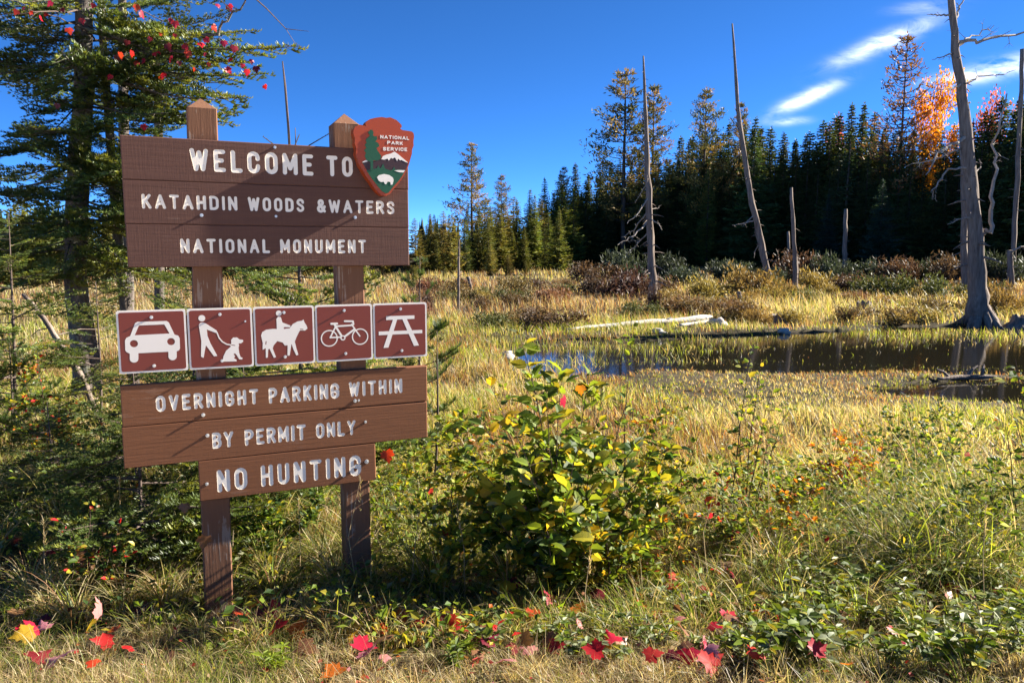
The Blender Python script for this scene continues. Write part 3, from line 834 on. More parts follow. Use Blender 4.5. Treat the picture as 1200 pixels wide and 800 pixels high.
blades(mb, np.stack([x, y, zb - .01], -1), np.maximum(.08, h), rng.normal(2.8, 1.4, n), rng.uniform(.1, .9, n), rng.uniform(.0048, .0085, n) * (1 + .075 * r), cmarsh(x, y, wet, n), 2)
cx, cy, r = scatter(1900, 7, 22, 39)
wet = sstep(-.05, .4, pond(cx, cy)) * sstep(9, 11, cy)
keep = (wet < .5) | (rng.random(len(cx)) < .12); cx, cy, wet, r = cx[keep], cy[keep], wet[keep], r[keep]
hgt = (.42 + .2 * fbm(cx, cy, .4, 25)) * rng.uniform(.6, 1.3, len(cx)) * shore(cx, cy)
tufts(mb, cx, cy, 16, np.maximum(.12, hgt), .07, (.2, 1.1), (.009, .017), lambda k, n: cmarsh(cx[k], cy[k], wet[k], n), 3)
o = mb.build('marsh_sedge', M_grass); tag(o, 'golden and lime marsh sedge standing around the pond', 'grass', kind='stuff')

# -- far bank grasses
mb = MB()
x, y, r = scatter(122000, 24, 105, 47)
fr = fbm(x, y, .16, 31)
keep = (y > 24.2) & (rng.random(len(x)) < .7 + .4 * fr) & (pond(x, y) < .1)
x, y, r, fr = x[keep], y[keep], r[keep], fr[keep]; n = len(x)
h = (.50 + .28 * fr + .30 * sstep(26, 40, y) * fbm(x, y, .35, 32)) * rng.uniform(.4, 1.35, n)
g = sstep(-.5, .5, fbm(x, y, .11, 33) + .3)
blades(mb, np.stack([x, y, gz(x, y) - .02], -1), np.maximum(.1, h), rng.normal(2.8, 1.5, n), rng.uniform(.1, .7, n), rng.uniform(.012, .03, n) * (r / 26),
       blend(n, g, ([TAN, STRAW, RUST, BRN, GOLD], [3, 1.6, 3.2, 2.4, 1.2]), ([GOLD, STRAW, LIME, TAN, OLIVE], [3, 3, 1.6, 2, 1.5])), 2)
o = mb.build('far_bank_grass', M_grass); tag(o, 'tan and rust grasses on the far bank before the forest', 'grass', kind='stuff')

# -- small dead leaves and needles lying in the turf
mb = MB()
x, y, r = scatter(2600, 2.3, 5.5, 42)
n = len(x); a = rng.uniform(0, 6.28, n); L = rng.uniform(.012, .034, n)
P = np.stack([x, y, gz(x, y) + rng.uniform(.01, .07, n)], -1)
D = np.stack([np.cos(a), np.sin(a), rng.normal(0, .3, n)], -1)
s = np.stack([-np.sin(a), np.cos(a), rng.normal(0, .35, n)], -1)
mid = P + D * (L * .5)[:, None]
V = np.stack([P, mid + s * (L * .32)[:, None], P + D * L[:, None], mid - s * (L * .32)[:, None]], 1).reshape(-1, 3)
bb_ = (np.arange(n) * 4)[:, None]
mb.add(V, np.concatenate([bb_ + [0, 1, 2], bb_ + [0, 2, 3]]), np.repeat(pal(n, [BRN, TAN, np.array((.45, .12, .03)), np.array((.5, .33, .05)), np.array((.35, .03, .03)), np.array((.45, .2, .2))], [4, 3, 1.5, 1.5, 1.3, .8]), 4, 0))
o = mb.build('leaf_litter', M_grass); tag(o, 'tiny dead leaves scattered through the turf', 'leaf litter', kind='stuff')

# ================================================================ forest behind the marsh
M_needle_far = veg('spruce_needles', .32, .6, .2, (1.2, 1.1, .5), objvar=.5)
M_pine_far = veg('pine_needles', .25, .6, .2, (1.2, 1.05, .5), objvar=.2)
M_leaf_fall = veg('autumn_leaves', .5, .5, .2, (1.1, .9, .5))
M_bark_far = bark('forest_bark', (.05, .038, .03), (.13, .10, .08), 3)
M_limb = bark('lichened_sunlit_limb', (.17, .14, .115), (.42, .37, .31), 9, .4)  # paler than the trunks: lichen, plus sunlight put into the colour
M_snag = bark('weathered_grey_snag_wood', (.090, .066, .052), (.30, .24, .195), 13, 1.0, (1, 1, .10))

def spray_tris(P, D, L, W, colr):
    """ragged needle clumps: slim triangles from P along D (all (n,3)), length L, width W"""
    n = len(P)
    up = rng.standard_normal((n, 3)); s = np.cross(D, up); s /= np.linalg.norm(s, axis=1)[:, None] + 1e-9
    mid = P + D * (L * .35)[:, None]
    V = np.stack([P, mid + s * (W * .5)[:, None], P + D * L[:, None], mid - s * (W * .5)[:, None]], 1).reshape(-1, 3)
    b = (np.arange(n) * 4)[:, None]
    T = np.concatenate([b + [0, 1, 2], b + [0, 2, 3]])
    return V, T, np.repeat(colr, 4, 0)

def unit(a): return a / (np.linalg.norm(a, axis=-1, keepdims=True) + 1e-9)

def spruce_crown(seed, rb=.17, z0=.06, dens=1.0, base=(.050, .075, .028), droop=.35, gap=.0, spire=.85):
    """a unit-high spruce or fir: whorls of drooping branches made of ragged needle clumps"""
    r = np.random.default_rng(seed)
    mb = MB()
    levels = np.linspace(z0, .985, int(46 * dens) + 6)
    Ps, Ds, Ls, Ws, Cs = [], [], [], [], []
    for z in levels:
        R = rb * (1 - z) ** spire * r.uniform(.62, 1.15) + .003
        if z < z0 + .12: R *= .55 + .45 * (z - z0) / .12
        nb = int(r.integers(6, 10))
        a0 = r.uniform(0, 6.28)
        for kbr in range(nb):
            if r.random() < gap: continue
            a = a0 + kbr * 6.283 / nb + r.normal(0, .2)
            L = R * r.uniform(.6, 1.18)
            d = np.array([math.cos(a), math.sin(a), 0]); sd_ = np.array([-d[1], d[0], 0])
            m = max(3, int(L / .013))
            t = np.linspace(.12, 1, m)
            slope = .35 - z * .1
            pos = np.outer(t * L, d); pos[:, 2] = z - droop * L * t + slope * L * t ** 2.4 + r.normal(0, .003)
            c = np.array(base) * r.uniform(.65, 1.45) * np.array([r.uniform(.9, 1.25), 1, r.uniform(.8, 1.1)])
            for side in (-1, 1, 0, 0):
                jit = r.standard_normal((m, 3)) * .22
                if side == 0:
                    D = unit(d + jit + [0, 0, r.uniform(-.5, .15)])
                    Ln = np.full(m, .009 + .11 * R)
                else:
                    D = unit(d * .7 + sd_ * side * .8 + jit + [0, 0, -.25])
                    Ln = np.minimum(.006 + .5 * L * (1 - t) + .06 * R, .05)
                Ps.append(pos); Ds.append(D); Ls.append(Ln * r.uniform(.7, 1.3, m)); Ws.append(np.full(m, .0052 + .03 * R) * r.uniform(.7, 1.4, m))
                Cs.append(np.tile(c, (m, 1)) * r.uniform(.8, 1.2, (m, 1)))
    # leader
    m = 14; t = np.linspace(.95, 1.0, m)
    Ps.append(np.stack([t * 0, t * 0, t], -1)); Ds.append(unit(np.stack([r.normal(0, .5, m), r.normal(0, .5, m), t * 0 + .9], -1)))
    Ls.append(np.full(m, .018)); Ws.append(np.full(m, .006)); Cs.append(np.tile(np.array(base) * 1.1, (m, 1)))
    mb.add(*spray_tris(np.concatenate(Ps), np.concatenate(Ds), np.concatenate(Ls), np.concatenate(Ws), np.concatenate(Cs)))
    return mb.data('crown')

def pine_crown(seed, z0=.25, rb=.16, base=(.11, .11, .03), n=26, tip=(.30, .20, .06), fill=1.0, prof=.75):
    """a unit-high white pine: separate, upswept boughs of foliage with daylight between"""
    r = np.random.default_rng(seed)
    mb = MB(); wood_ = MB()
    for z in np.linspace(z0, .975, n) + r.normal(0, .006, n):
        f = min(1, max(0, (z - z0) / (1 - z0)))
        a = r.uniform(0, 6.28); k = int(r.integers(3, 6))
        for q_ in range(k):
            R = rb * (1 - f) ** prof * r.uniform(.35, 1.2) * (.6 + .4 * min(1, f * 4)) + .010
            aa = a + q_ * 6.28 / k + r.normal(0, .3)
            d = np.array([math.cos(aa), math.sin(aa), 0])
            m = 7; t = np.linspace(0, 1, m); rise = r.uniform(.1, .55) + .35 * f
            path = np.outer(t * R, d); path[:, 2] = z + R * (-.08 * t + rise * t ** 2)
            wood_.tube(path, np.linspace(.0026, .001, m), 3, (.08, .06, .05), cap=False)
            cnt = int((70 * (R / .12) + 12) * fill)
            tt = r.uniform(.3, 1.05, cnt) ** .75
            P = np.stack([np.interp(tt, t, path[:, i]) for i in range(3)], -1)
            P += r.standard_normal((cnt, 3)) * np.array([.013, .013, .006]) * (R / .12 + .35)
            D = unit(d * .6 + r.standard_normal((cnt, 3)) * .55 + [0, 0, .5])
            c = (np.array(tip) if r.random() < .45 else np.array(base)) * r.uniform(.7, 1.3, (cnt, 1))
            mb.add(*spray_tris(P, D, r.uniform(.014, .026, cnt), r.uniform(.004, .008, cnt), c))
    mb.add(*spray_tris(np.array([[0, 0, z] for z in np.linspace(.94, 1, 20)]), unit(r.standard_normal((20, 3)) * .6 + [0, 0, .8]), np.full(20, .018), np.full(20, .005), np.tile(np.array(tip), (20, 1))))
    return mb.data('crown'), wood_

def round_crown(seed, base, n=5200, rx=.26, z0=.22, leaf=.020):
    r = np.random.default_rng(seed); mb = MB()
    lobes = [(r.normal(0, rx * .42), r.normal(0, rx * .42), r.uniform(z0 + .08, .92), r.uniform(.07, .15)) for _ in range(34)]
    for lx, ly, lz, lr in lobes:
        m = n // 34
        P = np.array([lx, ly, lz]) + unit(r.standard_normal((m, 3))) * (lr * r.random((m, 1)) ** .45)
        D = unit(r.standard_normal((m, 3)) + [0, 0, -.3])
        c = np.array(base) * r.uniform(.65, 1.35, (m, 1)) * np.array([1, 1, 1]) * r.uniform(.9, 1.1, (m, 3))
        mb.add(*spray_tris(P, D, r.uniform(.7, 1.4, m) * leaf, r.uniform(.7, 1.3, m) * leaf * .8, c))
    return mb.data('crown')

def trunk_data(r0=.011, r1=.002, limbs=None, wob=.004, seed=0):
    r = np.random.default_rng(seed); mb = MB()
    z = np.linspace(-.02, .96, 9)
    mb.tube(np.stack([np.cumsum(r.normal(0, wob, 9)) * .4, np.cumsum(r.normal(0, wob, 9)) * .4, z], -1) * [1, 1, 1], np.linspace(r0, r1, 9), 6)
    if limbs is not None:
        mb.v += [a for a in limbs.v]; mb.t += [a + mb.n for a in limbs.t]; mb.c += limbs.c; mb.n += limbs.n
    return mb.data('trunk', True)

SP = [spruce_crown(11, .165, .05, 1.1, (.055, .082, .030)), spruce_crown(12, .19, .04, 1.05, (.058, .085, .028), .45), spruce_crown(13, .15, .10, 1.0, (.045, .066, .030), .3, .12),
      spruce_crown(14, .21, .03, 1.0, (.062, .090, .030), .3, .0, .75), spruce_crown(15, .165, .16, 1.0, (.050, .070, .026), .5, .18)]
SP_LIT = [spruce_crown(16, .19, .03, 1.0, (.155, .17, .04), .3), spruce_crown(17, .16, .06, .9, (.14, .165, .04), .25, .1), spruce_crown(18, .24, .02, .8, (.17, .17, .045), .15, .15, .7)]  # sunlight painted in: paler, yellower needle colour for trees meant as sunlit
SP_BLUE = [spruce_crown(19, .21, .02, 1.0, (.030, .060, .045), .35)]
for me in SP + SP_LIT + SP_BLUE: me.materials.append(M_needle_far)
TRK = [trunk_data(seed=s) for s in range(3)]
for me in TRK: me.materials.append(M_bark_far)
PINES = []
for s_, z0_, rb_, n_ in ((31, .25, .21, 20), (32, .22, .22, 22), (33, .15, .20, 22), (34, .35, .18, 18)):
    cr, lb = pine_crown(s_, z0_, rb_, n=n_)
    cr.materials.append(M_pine_far)
    tr = trunk_data(.013, .002, lb, .003, s_); tr.materials.append(M_bark_far)
    PINES.append((cr, tr))
larch_cr, larch_lb = pine_crown(41, .35, .20, (.22, .13, .05), 30, (.34, .19, .07), .35, .9)
larch_cr.materials.append(M_pine_far); larch_tr = trunk_data(.010, .0015, larch_lb, .002, 41); larch_tr.materials.append(M_bark_far)
gold_cr = round_crown(51, (.72, .33, .02)); gold_cr.materials.append(M_leaf_fall)
pink_cr = round_crown(52, (.42, .12, .07), 2200, .2, .4); pink_cr.materials.append(M_leaf_fall)

def tree(name, crown, trunk, base, H, label, cat='tree', group=None, wide=1.0):
    o = empty(name, base, random.uniform(0, 6.28))
    for nm, me in (('trunk', trunk), ('crown', crown)):
        c = link(nm, me, None, o); c.scale = (H * wide, H * wide, H)
    return tag(o, label, cat, group)

EDGE = ([-250, -50, 200, 470, 520, 560, 600, 640, 680, 720, 760, 800, 900, 1000, 1100, 1210, 1300, 1420], [60, 61, 63, 66, 70, 75, 80, 86, 95, 104, 106, 103, 97, 92, 88, 82, 75, 70])
TOPS = ([-250, 0, 300, 470, 520, 545, 580, 610, 640, 665, 700, 720, 760, 790, 830, 860, 890, 915, 940, 965, 1000, 1030, 1060, 1100, 1130, 1165, 1200, 1300, 1420], [240, 238, 236, 240, 243, 240, 236, 228, 212, 200, 196, 190, 178, 165, 150, 148, 140, 158, 152, 140, 122, 138, 142, 150, 146, 118, 92, 88, 88])
def where(px, dist):
    d = ray(px, 300); d = d / np.hypot(d[0], d[1]); x, y = d[0] * dist, d[1] * dist
    return np.array([x, y, float(gz(x, y)) - .05])
def height_for(base, py):
    px = proj(base)[0, 0]
    return float(at(px, py, base[1])[2] - base[2])
ORD = ['first', 'second', 'third', 'fourth', 'fifth', 'sixth', 'seventh', 'eighth', 'ninth', 'tenth', 'eleventh', 'twelfth', 'thirteenth', 'fourteenth', 'fifteenth', 'sixteenth', 'seventeenth', 'eighteenth', 'nineteenth', 'twentieth'] + ['%dth' % k for k in range(21, 120)]
# stretches of the forest edge, left to right, named by what stands in front of them
STRETCH = [(-300, 136, 'behind the left firs'), (136, 484, 'seen past the sign posts'), (484, 600, 'right of the sign'),
           (600, 700, 'left of the tall pine'), (700, 775, 'by the tall pine'), (775, 905, 'left of the leaning trunk'),
           (905, 1005, 'behind the bare poles'), (1005, 1120, 'under the orange tree'), (1120, 1300, 'behind the twin trunks')]
forest = []
for row in range(3):
    px = -180 + 6 * row
    while px < 1255:
        D = np.interp(px, *EDGE)
        step = (15 if row < 2 else 19) * (70 / D) ** .75 * random.uniform(.8, 1.25)
        if px < 480: step *= 1.9
        if px < 130 or px > 478 or row < 1:
            dist = D * (1 + .05 * row) + random.uniform(-1.5, 1.5)
            b = where(px, dist)
            top = np.interp(px, *TOPS) + ((random.uniform(8, 42) if row == 0 else random.uniform(0, 20) if row == 1 else random.uniform(-8, 12)) if px < 700 else (random.uniform(22, 62) if row == 0 else random.uniform(0, 26) if row == 1 else random.uniform(-10, 16)))
            top = min(top, 290)
            forest.append((px, row, b, height_for(b, top)))
        px += step
rowname = ['front row', 'second row', 'third row', 'back row']
count = {}
forest.sort(key=lambda f: f[0])
for px, row, b, H in forest:
    si = next((k for k, (a, c, _) in enumerate(STRETCH) if a <= px < c), 8)
    u = random.random()
    lit = (px < 645 and u < .8) or (px >= 640 and px < 690 and u < .45)  # which trees get the crowns with sunlight in their colour
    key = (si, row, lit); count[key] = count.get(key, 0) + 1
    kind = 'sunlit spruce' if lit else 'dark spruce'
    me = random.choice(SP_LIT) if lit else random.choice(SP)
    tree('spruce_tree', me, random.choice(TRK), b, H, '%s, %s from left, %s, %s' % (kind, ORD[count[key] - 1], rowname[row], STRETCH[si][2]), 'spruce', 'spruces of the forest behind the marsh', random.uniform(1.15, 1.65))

# deeper forest and the forest edge that runs on beyond the right of the view (one mass)
mbx = MB()
def low_spruce(mb, b, H, r):
    k = 7
    for q_ in range(k):
        z0, R = q_ / k * .92 + .03, .19 * (1 - q_ / k) + .012
        a = np.sort(r.uniform(0, 6.283, 11)); rr = R * r.uniform(.45, 1.15, 11)
        V = [(b[0], b[1], b[2] + H * min(1, z0 + .24))] + [(b[0] + H * c * math.cos(t), b[1] + H * c * math.sin(t), b[2] + H * (z0 - .05 * c / R)) for t, c in zip(a, rr)]
        mb.add(V, [(0, 1 + i, 1 + (i + 1) % 11) for i in range(11)], np.array((.028, .045, .018)) * r.uniform(.7, 1.3))
r_ = np.random.default_rng(5)
for _ in range(470):
    px = r_.uniform(-520, 1400); D = np.interp(px, *EDGE) * r_.uniform(1.16, 1.45)
    b = where(px, D); low_spruce(mbx, b, max(6, height_for(b, np.interp(px, *TOPS) + r_.uniform(20, 60))), r_)
for _ in range(230):
    t = r_.uniform(0, 1); b = np.array([72 - 6 * t + r_.uniform(0, 22), 62 - 80 * t + r_.uniform(-5, 5), -.3])
    low_spruce(mbx, b, r_.uniform(13, 18), r_)
o = mbx.build('deep_forest', M_needle_far); tag(o, 'deep dark conifer wood behind the forest edge', 'forest', kind='stuff')

# ---- trees that stand out
def standout(name, crown, trunk, px, dist, top, label, cat, wide=1.0):
    b = where(px, dist); return tree(name, crown, trunk, b, height_for(b, top), label, cat, None, wide)
standout('pine_tree', *PINES[2], 553, 80, 168, 'lone golden pine rising high over the far tree line', 'pine', 1.15)
standout('pine_tree', *PINES[1], 588, 85, 205, 'small bushy pine top just right of the lone golden pine', 'pine', .9)
standout('pine_tree', *PINES[0], 730, 100, 82, 'tall ragged brown-green pine behind the straight dead trunk', 'pine', 1.2)
standout('pine_tree', *PINES[3], 762, 102, 100, 'second ragged pine crossing right of the tall one', 'pine', 1.0)
standout('pine_tree', *PINES[1], 822, 101, 104, 'broad feathery pine top left of the leaning dead trunk', 'pine', .95)
standout('pine_tree', *PINES[3], 862, 100, 120, 'thin pine top just behind the leaning dead trunk', 'pine', .7)
standout('pine_tree', *PINES[3], 660, 97, 196, 'feathery pine top above the rising tree line', 'pine', .8)
standout('larch_tree', larch_cr, larch_tr, 1048, 92, 40, 'tall brown larch with bare feathery top beside the orange tree', 'larch', 1.0)
standout('maple_tree', gold_cr, TRK[1], 1086, 93, 84, 'bright orange autumn tree among the dark spruces', 'maple', .42)
standout('maple_tree', pink_cr, TRK[2], 1150, 96, 106, 'pink-red leaved tree top behind the big dead trunk', 'maple', .5)
standout('maple_tree', pink_cr, TRK[0], 975, 104, 136, 'rusty leaved tree top peeping between spruces left of the larch', 'maple', .3)
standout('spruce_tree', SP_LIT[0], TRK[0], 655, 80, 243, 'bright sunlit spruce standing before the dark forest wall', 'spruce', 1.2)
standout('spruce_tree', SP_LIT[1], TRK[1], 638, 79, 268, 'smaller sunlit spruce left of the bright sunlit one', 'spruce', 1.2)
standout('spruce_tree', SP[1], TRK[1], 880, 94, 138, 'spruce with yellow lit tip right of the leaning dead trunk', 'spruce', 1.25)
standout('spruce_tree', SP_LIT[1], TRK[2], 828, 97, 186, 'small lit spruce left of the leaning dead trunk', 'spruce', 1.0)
standout('spruce_tree', SP_BLUE[0], TRK[0], 968, 84, 228, 'blue-green young spruce between the bare poles', 'spruce', 1.15)
standout('spruce_tree', SP_BLUE[0], TRK[1], 1030, 80, 210, 'broad blue-green spruce in shade below the larch', 'spruce', 1.3)
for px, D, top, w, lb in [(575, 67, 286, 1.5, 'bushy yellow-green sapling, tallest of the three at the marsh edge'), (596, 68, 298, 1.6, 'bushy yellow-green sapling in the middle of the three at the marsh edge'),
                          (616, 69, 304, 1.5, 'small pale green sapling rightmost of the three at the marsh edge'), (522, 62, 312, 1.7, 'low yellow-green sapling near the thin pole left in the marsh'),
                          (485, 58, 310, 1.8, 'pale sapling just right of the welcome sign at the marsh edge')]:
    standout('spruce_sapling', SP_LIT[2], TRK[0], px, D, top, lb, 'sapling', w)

# ================================================================ dead trees and poles
def snag(name, pts, radii, label, branches=(), cat='dead tree', jitter=.10, stubs=0, mat=M_snag, roots=0, sides=10, parts=True):
    """pts: world points of the trunk's axis from the ground up"""
    pts = np.array(pts, float); base = pts[0].copy()
    o = empty(name, base); tag(o, label, cat)
    n = max(8, int(len(pts) * 4)); tt = np.linspace(0, len(pts) - 1, n)
    path = np.stack([np.interp(tt, range(len(pts)), pts[:, i]) for i in range(3)], -1) - base
    rr = np.interp(tt, range(len(pts)), radii)
    wob = rng.normal(0, 1, (n, 3)) * rr[:, None] * .12; wob[0] = 0
    mb = MB(); mb.tube(path + wob, rr, sides, jitter=jitter)
    for k in range(roots):
        a = k * 6.283 / roots + rng.normal(0, .25); L = radii[0] * rng.uniform(1.6, 2.8)
        d = np.array([math.cos(a), math.sin(a), 0])
        mb.tube([d * radii[0] * .3 + [0, 0, radii[0] * 2.0], d * radii[0] * .95 + [0, 0, radii[0] * .9], d * L * .7 + [0, 0, radii[0] * .25], d * L + [0, 0, -.08]],
                [radii[0] * .30, radii[0] * .34, radii[0] * .22, radii[0] * .08], 6, jitter=.12)
    mb.build('trunk', mat, o, True)
    for k in range(stubs * 2):
        f = rng.uniform(.18, .97); p = np.array([np.interp(f * (n - 1), range(n), path[:, i]) for i in range(3)]); r0 = np.interp(f * (n - 1), range(n), rr)
        a = rng.uniform(0, 6.283); L = rng.uniform(.12, .8) * (1.3 - f)
        d = np.array([math.cos(a), math.sin(a), rng.uniform(-.5, .2)])
        b2 = MB(); b2.tube([p, p + d * L * .6, p + d * L + [0, 0, -.05]], [max(.008, r0 * .22), max(.006, r0 * .14), .004], 4); b2.build('stub', mat, o)
    for br in branches:
        b2 = MB(); limb(b2, np.array(br[0]) - base, np.array(br[1:-1]) - base, br[-1]); b2.build('branch', M_limb, o)
    return o
def limb(mb, a, rest, r0, tw=.55):
    """a bare limb through given points with forking twigs"""
    P = np.concatenate([[a], rest]); n = len(P) * 4
    tt = np.linspace(0, len(P) - 1, n)
    path = np.stack([np.interp(tt, range(len(P)), P[:, i]) for i in range(3)], -1)
    L = np.linalg.norm(np.diff(P, axis=0), axis=1).sum()
    path[1:-1] += rng.normal(0, L * .012, (n - 2, 3))
    mb.tube(path, np.linspace(r0, r0 * .22, n), 5)
    d = unit(P[-1] - P[0])
    for k in range(int(tw * 14)):
        f = rng.uniform(.3, 1); q_ = path[int(f * (n - 1))]
        e = unit(d * rng.uniform(.1, 1) + rng.normal(0, .7, 3)); l = L * rng.uniform(.08, .3) * (1.25 - f)
        q2 = q_ + e * l * .5; q3 = q2 + unit(e + rng.normal(0, .5, 3)) * l * .5
        mb.tube([q_, q2, q3], [r0 * .24, r0 * .16, r0 * .07], 3, cap=False)
        for kk in range(2):
            e2 = unit(e + rng.normal(0, .7, 3)); mb.tube([q2, q2 + e2 * l * .4], [r0 * .13, r0 * .05], 3, cap=False)
def line_at(pxs, y):
    return [at(a, b, y) for a, b in pxs]
def snag_px(name, px, wpx, label, depth=None, branches=(), **kw):
    """px: trunk axis in photo pixels from the foot (on the ground) up, at the depth of its foot"""
    foot = hit(*px[0]) if depth is None else at(*px[0], depth)
    y = foot[1]
    pts = [foot - [0, 0, .25]] + [at(a, b, y) for a, b in px[1:]]
    rad = [w * .84 * y / F / 2 for w in wpx]
    brs = [[at(a, b, y + dy) for a, b, dy in br[:-1]] + [br[-1] * y / F / 2] for br in branches]
    return snag(name, pts, rad, label, brs, **kw)

snag_px('dead_tree', [(766, 364), (764, 320), (760, 230), (757, 150), (754, 66)], [13, 11, 8.5, 6, 2.2], 'straight grey dead trunk with drooping broken limbs before the tall pine', stubs=26,
        branches=[[(760, 232, 0), (748, 250, -.4), (735, 262, -.7), 2.2], [(760, 245, 0), (745, 268, .5), (728, 278, .8), 2.2], [(761, 258, 0), (742, 276, -.5), (724, 287, -1), 2.4],
                  [(762, 270, 0), (745, 288, .3), (730, 302, .6), 2.0], [(761, 255, 0), (772, 262, -.3), (776, 270, -.5), 1.6], [(759, 215, 0), (750, 228, .3), (744, 238, .4), 1.5], [(762, 245, 0), (771, 244, .3), (775, 240, .4), 1.4]])
snag_px('dead_tree', [(905, 337), (893, 290), (880, 232), (866, 140), (858, 28)], [10, 9, 7.5, 5.5, 2.0], 'tall grey dead trunk leaning to the left', stubs=24,
        branches=[[(884, 258, 0), (872, 262, 0), (858, 264, .5), 2.2], [(884, 252, 0), (876, 259, -.4), (870, 266, -.4), 1.6], [(868, 180, 0), (860, 186, 0), (855, 190, .3), 1.4], [(890, 285, 0), (884, 295, .3), (884, 302, .3), 1.6]])
snag_px('dead_pole', [(933, 347), (931, 290), (927, 220)], [7, 6, 4], 'tallest bare pole right of the leaning dead trunk', stubs=5, cat='dead pole')
snag_px('dead_pole', [(925, 325), (924.5, 300), (923.5, 271)], [4.5, 4, 3.5], 'short thin pole just left of the tallest bare pole', stubs=2, cat='dead pole')
snag_px('dead_pole', [(989, 326), (990, 290), (991, 245)], [7, 6, 4.5], 'lone grey pole behind the stump in the reeds', stubs=5, cat='dead pole')
snag_px('dead_tree', [(1108, 306), (1108, 270), (1105, 232), (1103, 208)], [9, 8, 7, 2], 'broken grey trunk standing inside the shaded forest edge', stubs=3)
snag_px('dead_tree', [(1148, 381), (1145, 330), (1139, 240), (1131, 140), (1121, 60), (1110, -40), (1106, -90)], [36, 21, 17.5, 14, 10, 7, 4], 'big grey dead trunk with flared roots at the water', roots=11, stubs=20, sides=14,
        branches=[[(1122, 50, 0), (1152, 47, 0), (1200, 38, .5), (1240, 34, .5), 4.5], [(1120, 60, 0), (1108, 66, 0), (1092, 70, -.5), 2.4], [(1113, 18, 0), (1100, 18, .5), (1086, 17, .8), 2.6],
                  [(1117, 30, 0), (1125, 8, .4), (1138, -15, .6), 3.2], [(1121, 55, 0), (1140, 42, 1.0), (1165, 30, 1.5), 3.0], [(1127, 100, 0), (1115, 104, -.5), (1098, 106, -.8), 2.4], [(1126, 95, 0), (1150, 92, .8), (1190, 82, 1.4), 3.0],
                  [(1135, 160, 0), (1112, 172, -.5), (1098, 180, -.9), (1085, 205, -1.0), 4.6], [(1136, 168, 0), (1108, 182, .3), (1060, 196, .6), 3.0], [(1138, 195, 0), (1110, 200, -.4), (1092, 222, -.6), (1098, 236, -.6), 2.8],
                  [(1139, 205, 0), (1150, 196, .3), (1148, 186, .3), 2.4], [(1142, 255, 0), (1128, 256, -.3), (1110, 263, -.4), 2.4], [(1152, 274, 0), (1160, 270, -.2), (1163, 225, -.2), (1167, 180, 0), (1180, 110, .3), 6.5],
                  [(1137, 120, 0), (1124, 122, .4), (1108, 128, .8), 2.4]])
snag_px('dead_tree', [(1131, 345), (1130, 290), (1130, 220), (1127, 150)], [9, 8.5, 8, 6], 'slim grey dead trunk tight against the left of the big dead one', stubs=10)
snag_px('dead_tree', [(1185, 336), (1184, 310), (1184, 293)], [8, 7.5, 7], 'short snapped trunk with a bent limb near the right edge', branches=[[(1184, 295, 0), (1195, 290, 0), (1215, 287, .3), 3.0]], stubs=2)
snag_px('dead_tree', [(1188, 300), (1191, 230), (1196, 120), (1198, 58)], [6, 6, 5.5, 5], 'grey trunk at the right edge of the view', depth=50, stubs=14)
snag_px('dead_pole', [(537, 362), (537.5, 320), (538, 280)], [3.6, 3.2, 2], 'thin dark pole standing in the rusty marsh left of the saplings', stubs=6, cat='dead pole')
snag_px('dead_pole', [(553, 342), (549, 325)], [4, 6], 'short white leaning stub beside the thin dark pole', cat='dead pole', sides=6)
snag_px('dead_pole', [(868, 362), (867, 352), (866, 342)], [7, 6.5, 5], 'low dark post in the reeds left of the stump', cat='dead pole')
snag_px('dead_pole', [(539, 332), (539, 318)], [3, 2.5], 'tiny stub at the foot of the saplings', cat='dead pole', depth=60)
# stumps and logs
def stump(px, py, wpx, hpx, label):
    f = hit(px, py); k = f[1] / F; o = empty('stump', f); tag(o, label, 'stump')
    mb = MB(); R, H = wpx * k / 2, hpx * k
    a = np.linspace(0, 6.283, 15)[:-1]; V = []
    lv = [(-.2, 2.0), (0.05, 1.65), (.25, 1.15), (.6, .9), (.85, .85)]
    for z, s in lv: V += [(R * s * math.cos(t) * rng.uniform(.85, 1.15), R * s * math.sin(t) * rng.uniform(.85, 1.15), H * z) for t in a]
    V += [(R * .75 * math.cos(t), R * .75 * math.sin(t), H * rng.uniform(.8, 1.15)) for t in a]; V.append((0, 0, H * .7))
    Q = [(i * 14 + j, i * 14 + (j + 1) % 14, (i + 1) * 14 + (j + 1) % 14, (i + 1) * 14 + j) for i in range(5) for j in range(14)]
    mb.quads(V, Q); mb.add([V[-1]] + V[70:84], [(0, 1 + j, 1 + (j + 1) % 14) for j in range(14)])
    mb.build('stump_wood', M_snag, o)
    for q_ in range(5):
        t = q_ * 1.257 + rng.normal(0, .3); d = np.array([math.cos(t), math.sin(t), 0])
        b2 = MB(); b2.tube([d * R * .8 + [0, 0, H * .35], d * R * 1.6 + [0, 0, H * .12], d * R * 2.3 + [0, 0, -.06]], [R * .3, R * .24, R * .08], 6, jitter=.1); b2.build('root', M_snag, o)
stump(1012, 370, 20, 17, 'jagged grey stump in the reeds by the water')
stump(911, 379, 22, 11, 'low spreading stump at the water left of the jagged one')
stump(1193, 384, 16, 14, 'broken dark stump at the water near the right edge')
M_pale = bark('bleached_log_wood', (.33, .30, .27), (.62, .58, .53), 6, .5, (.2, 1, 1))
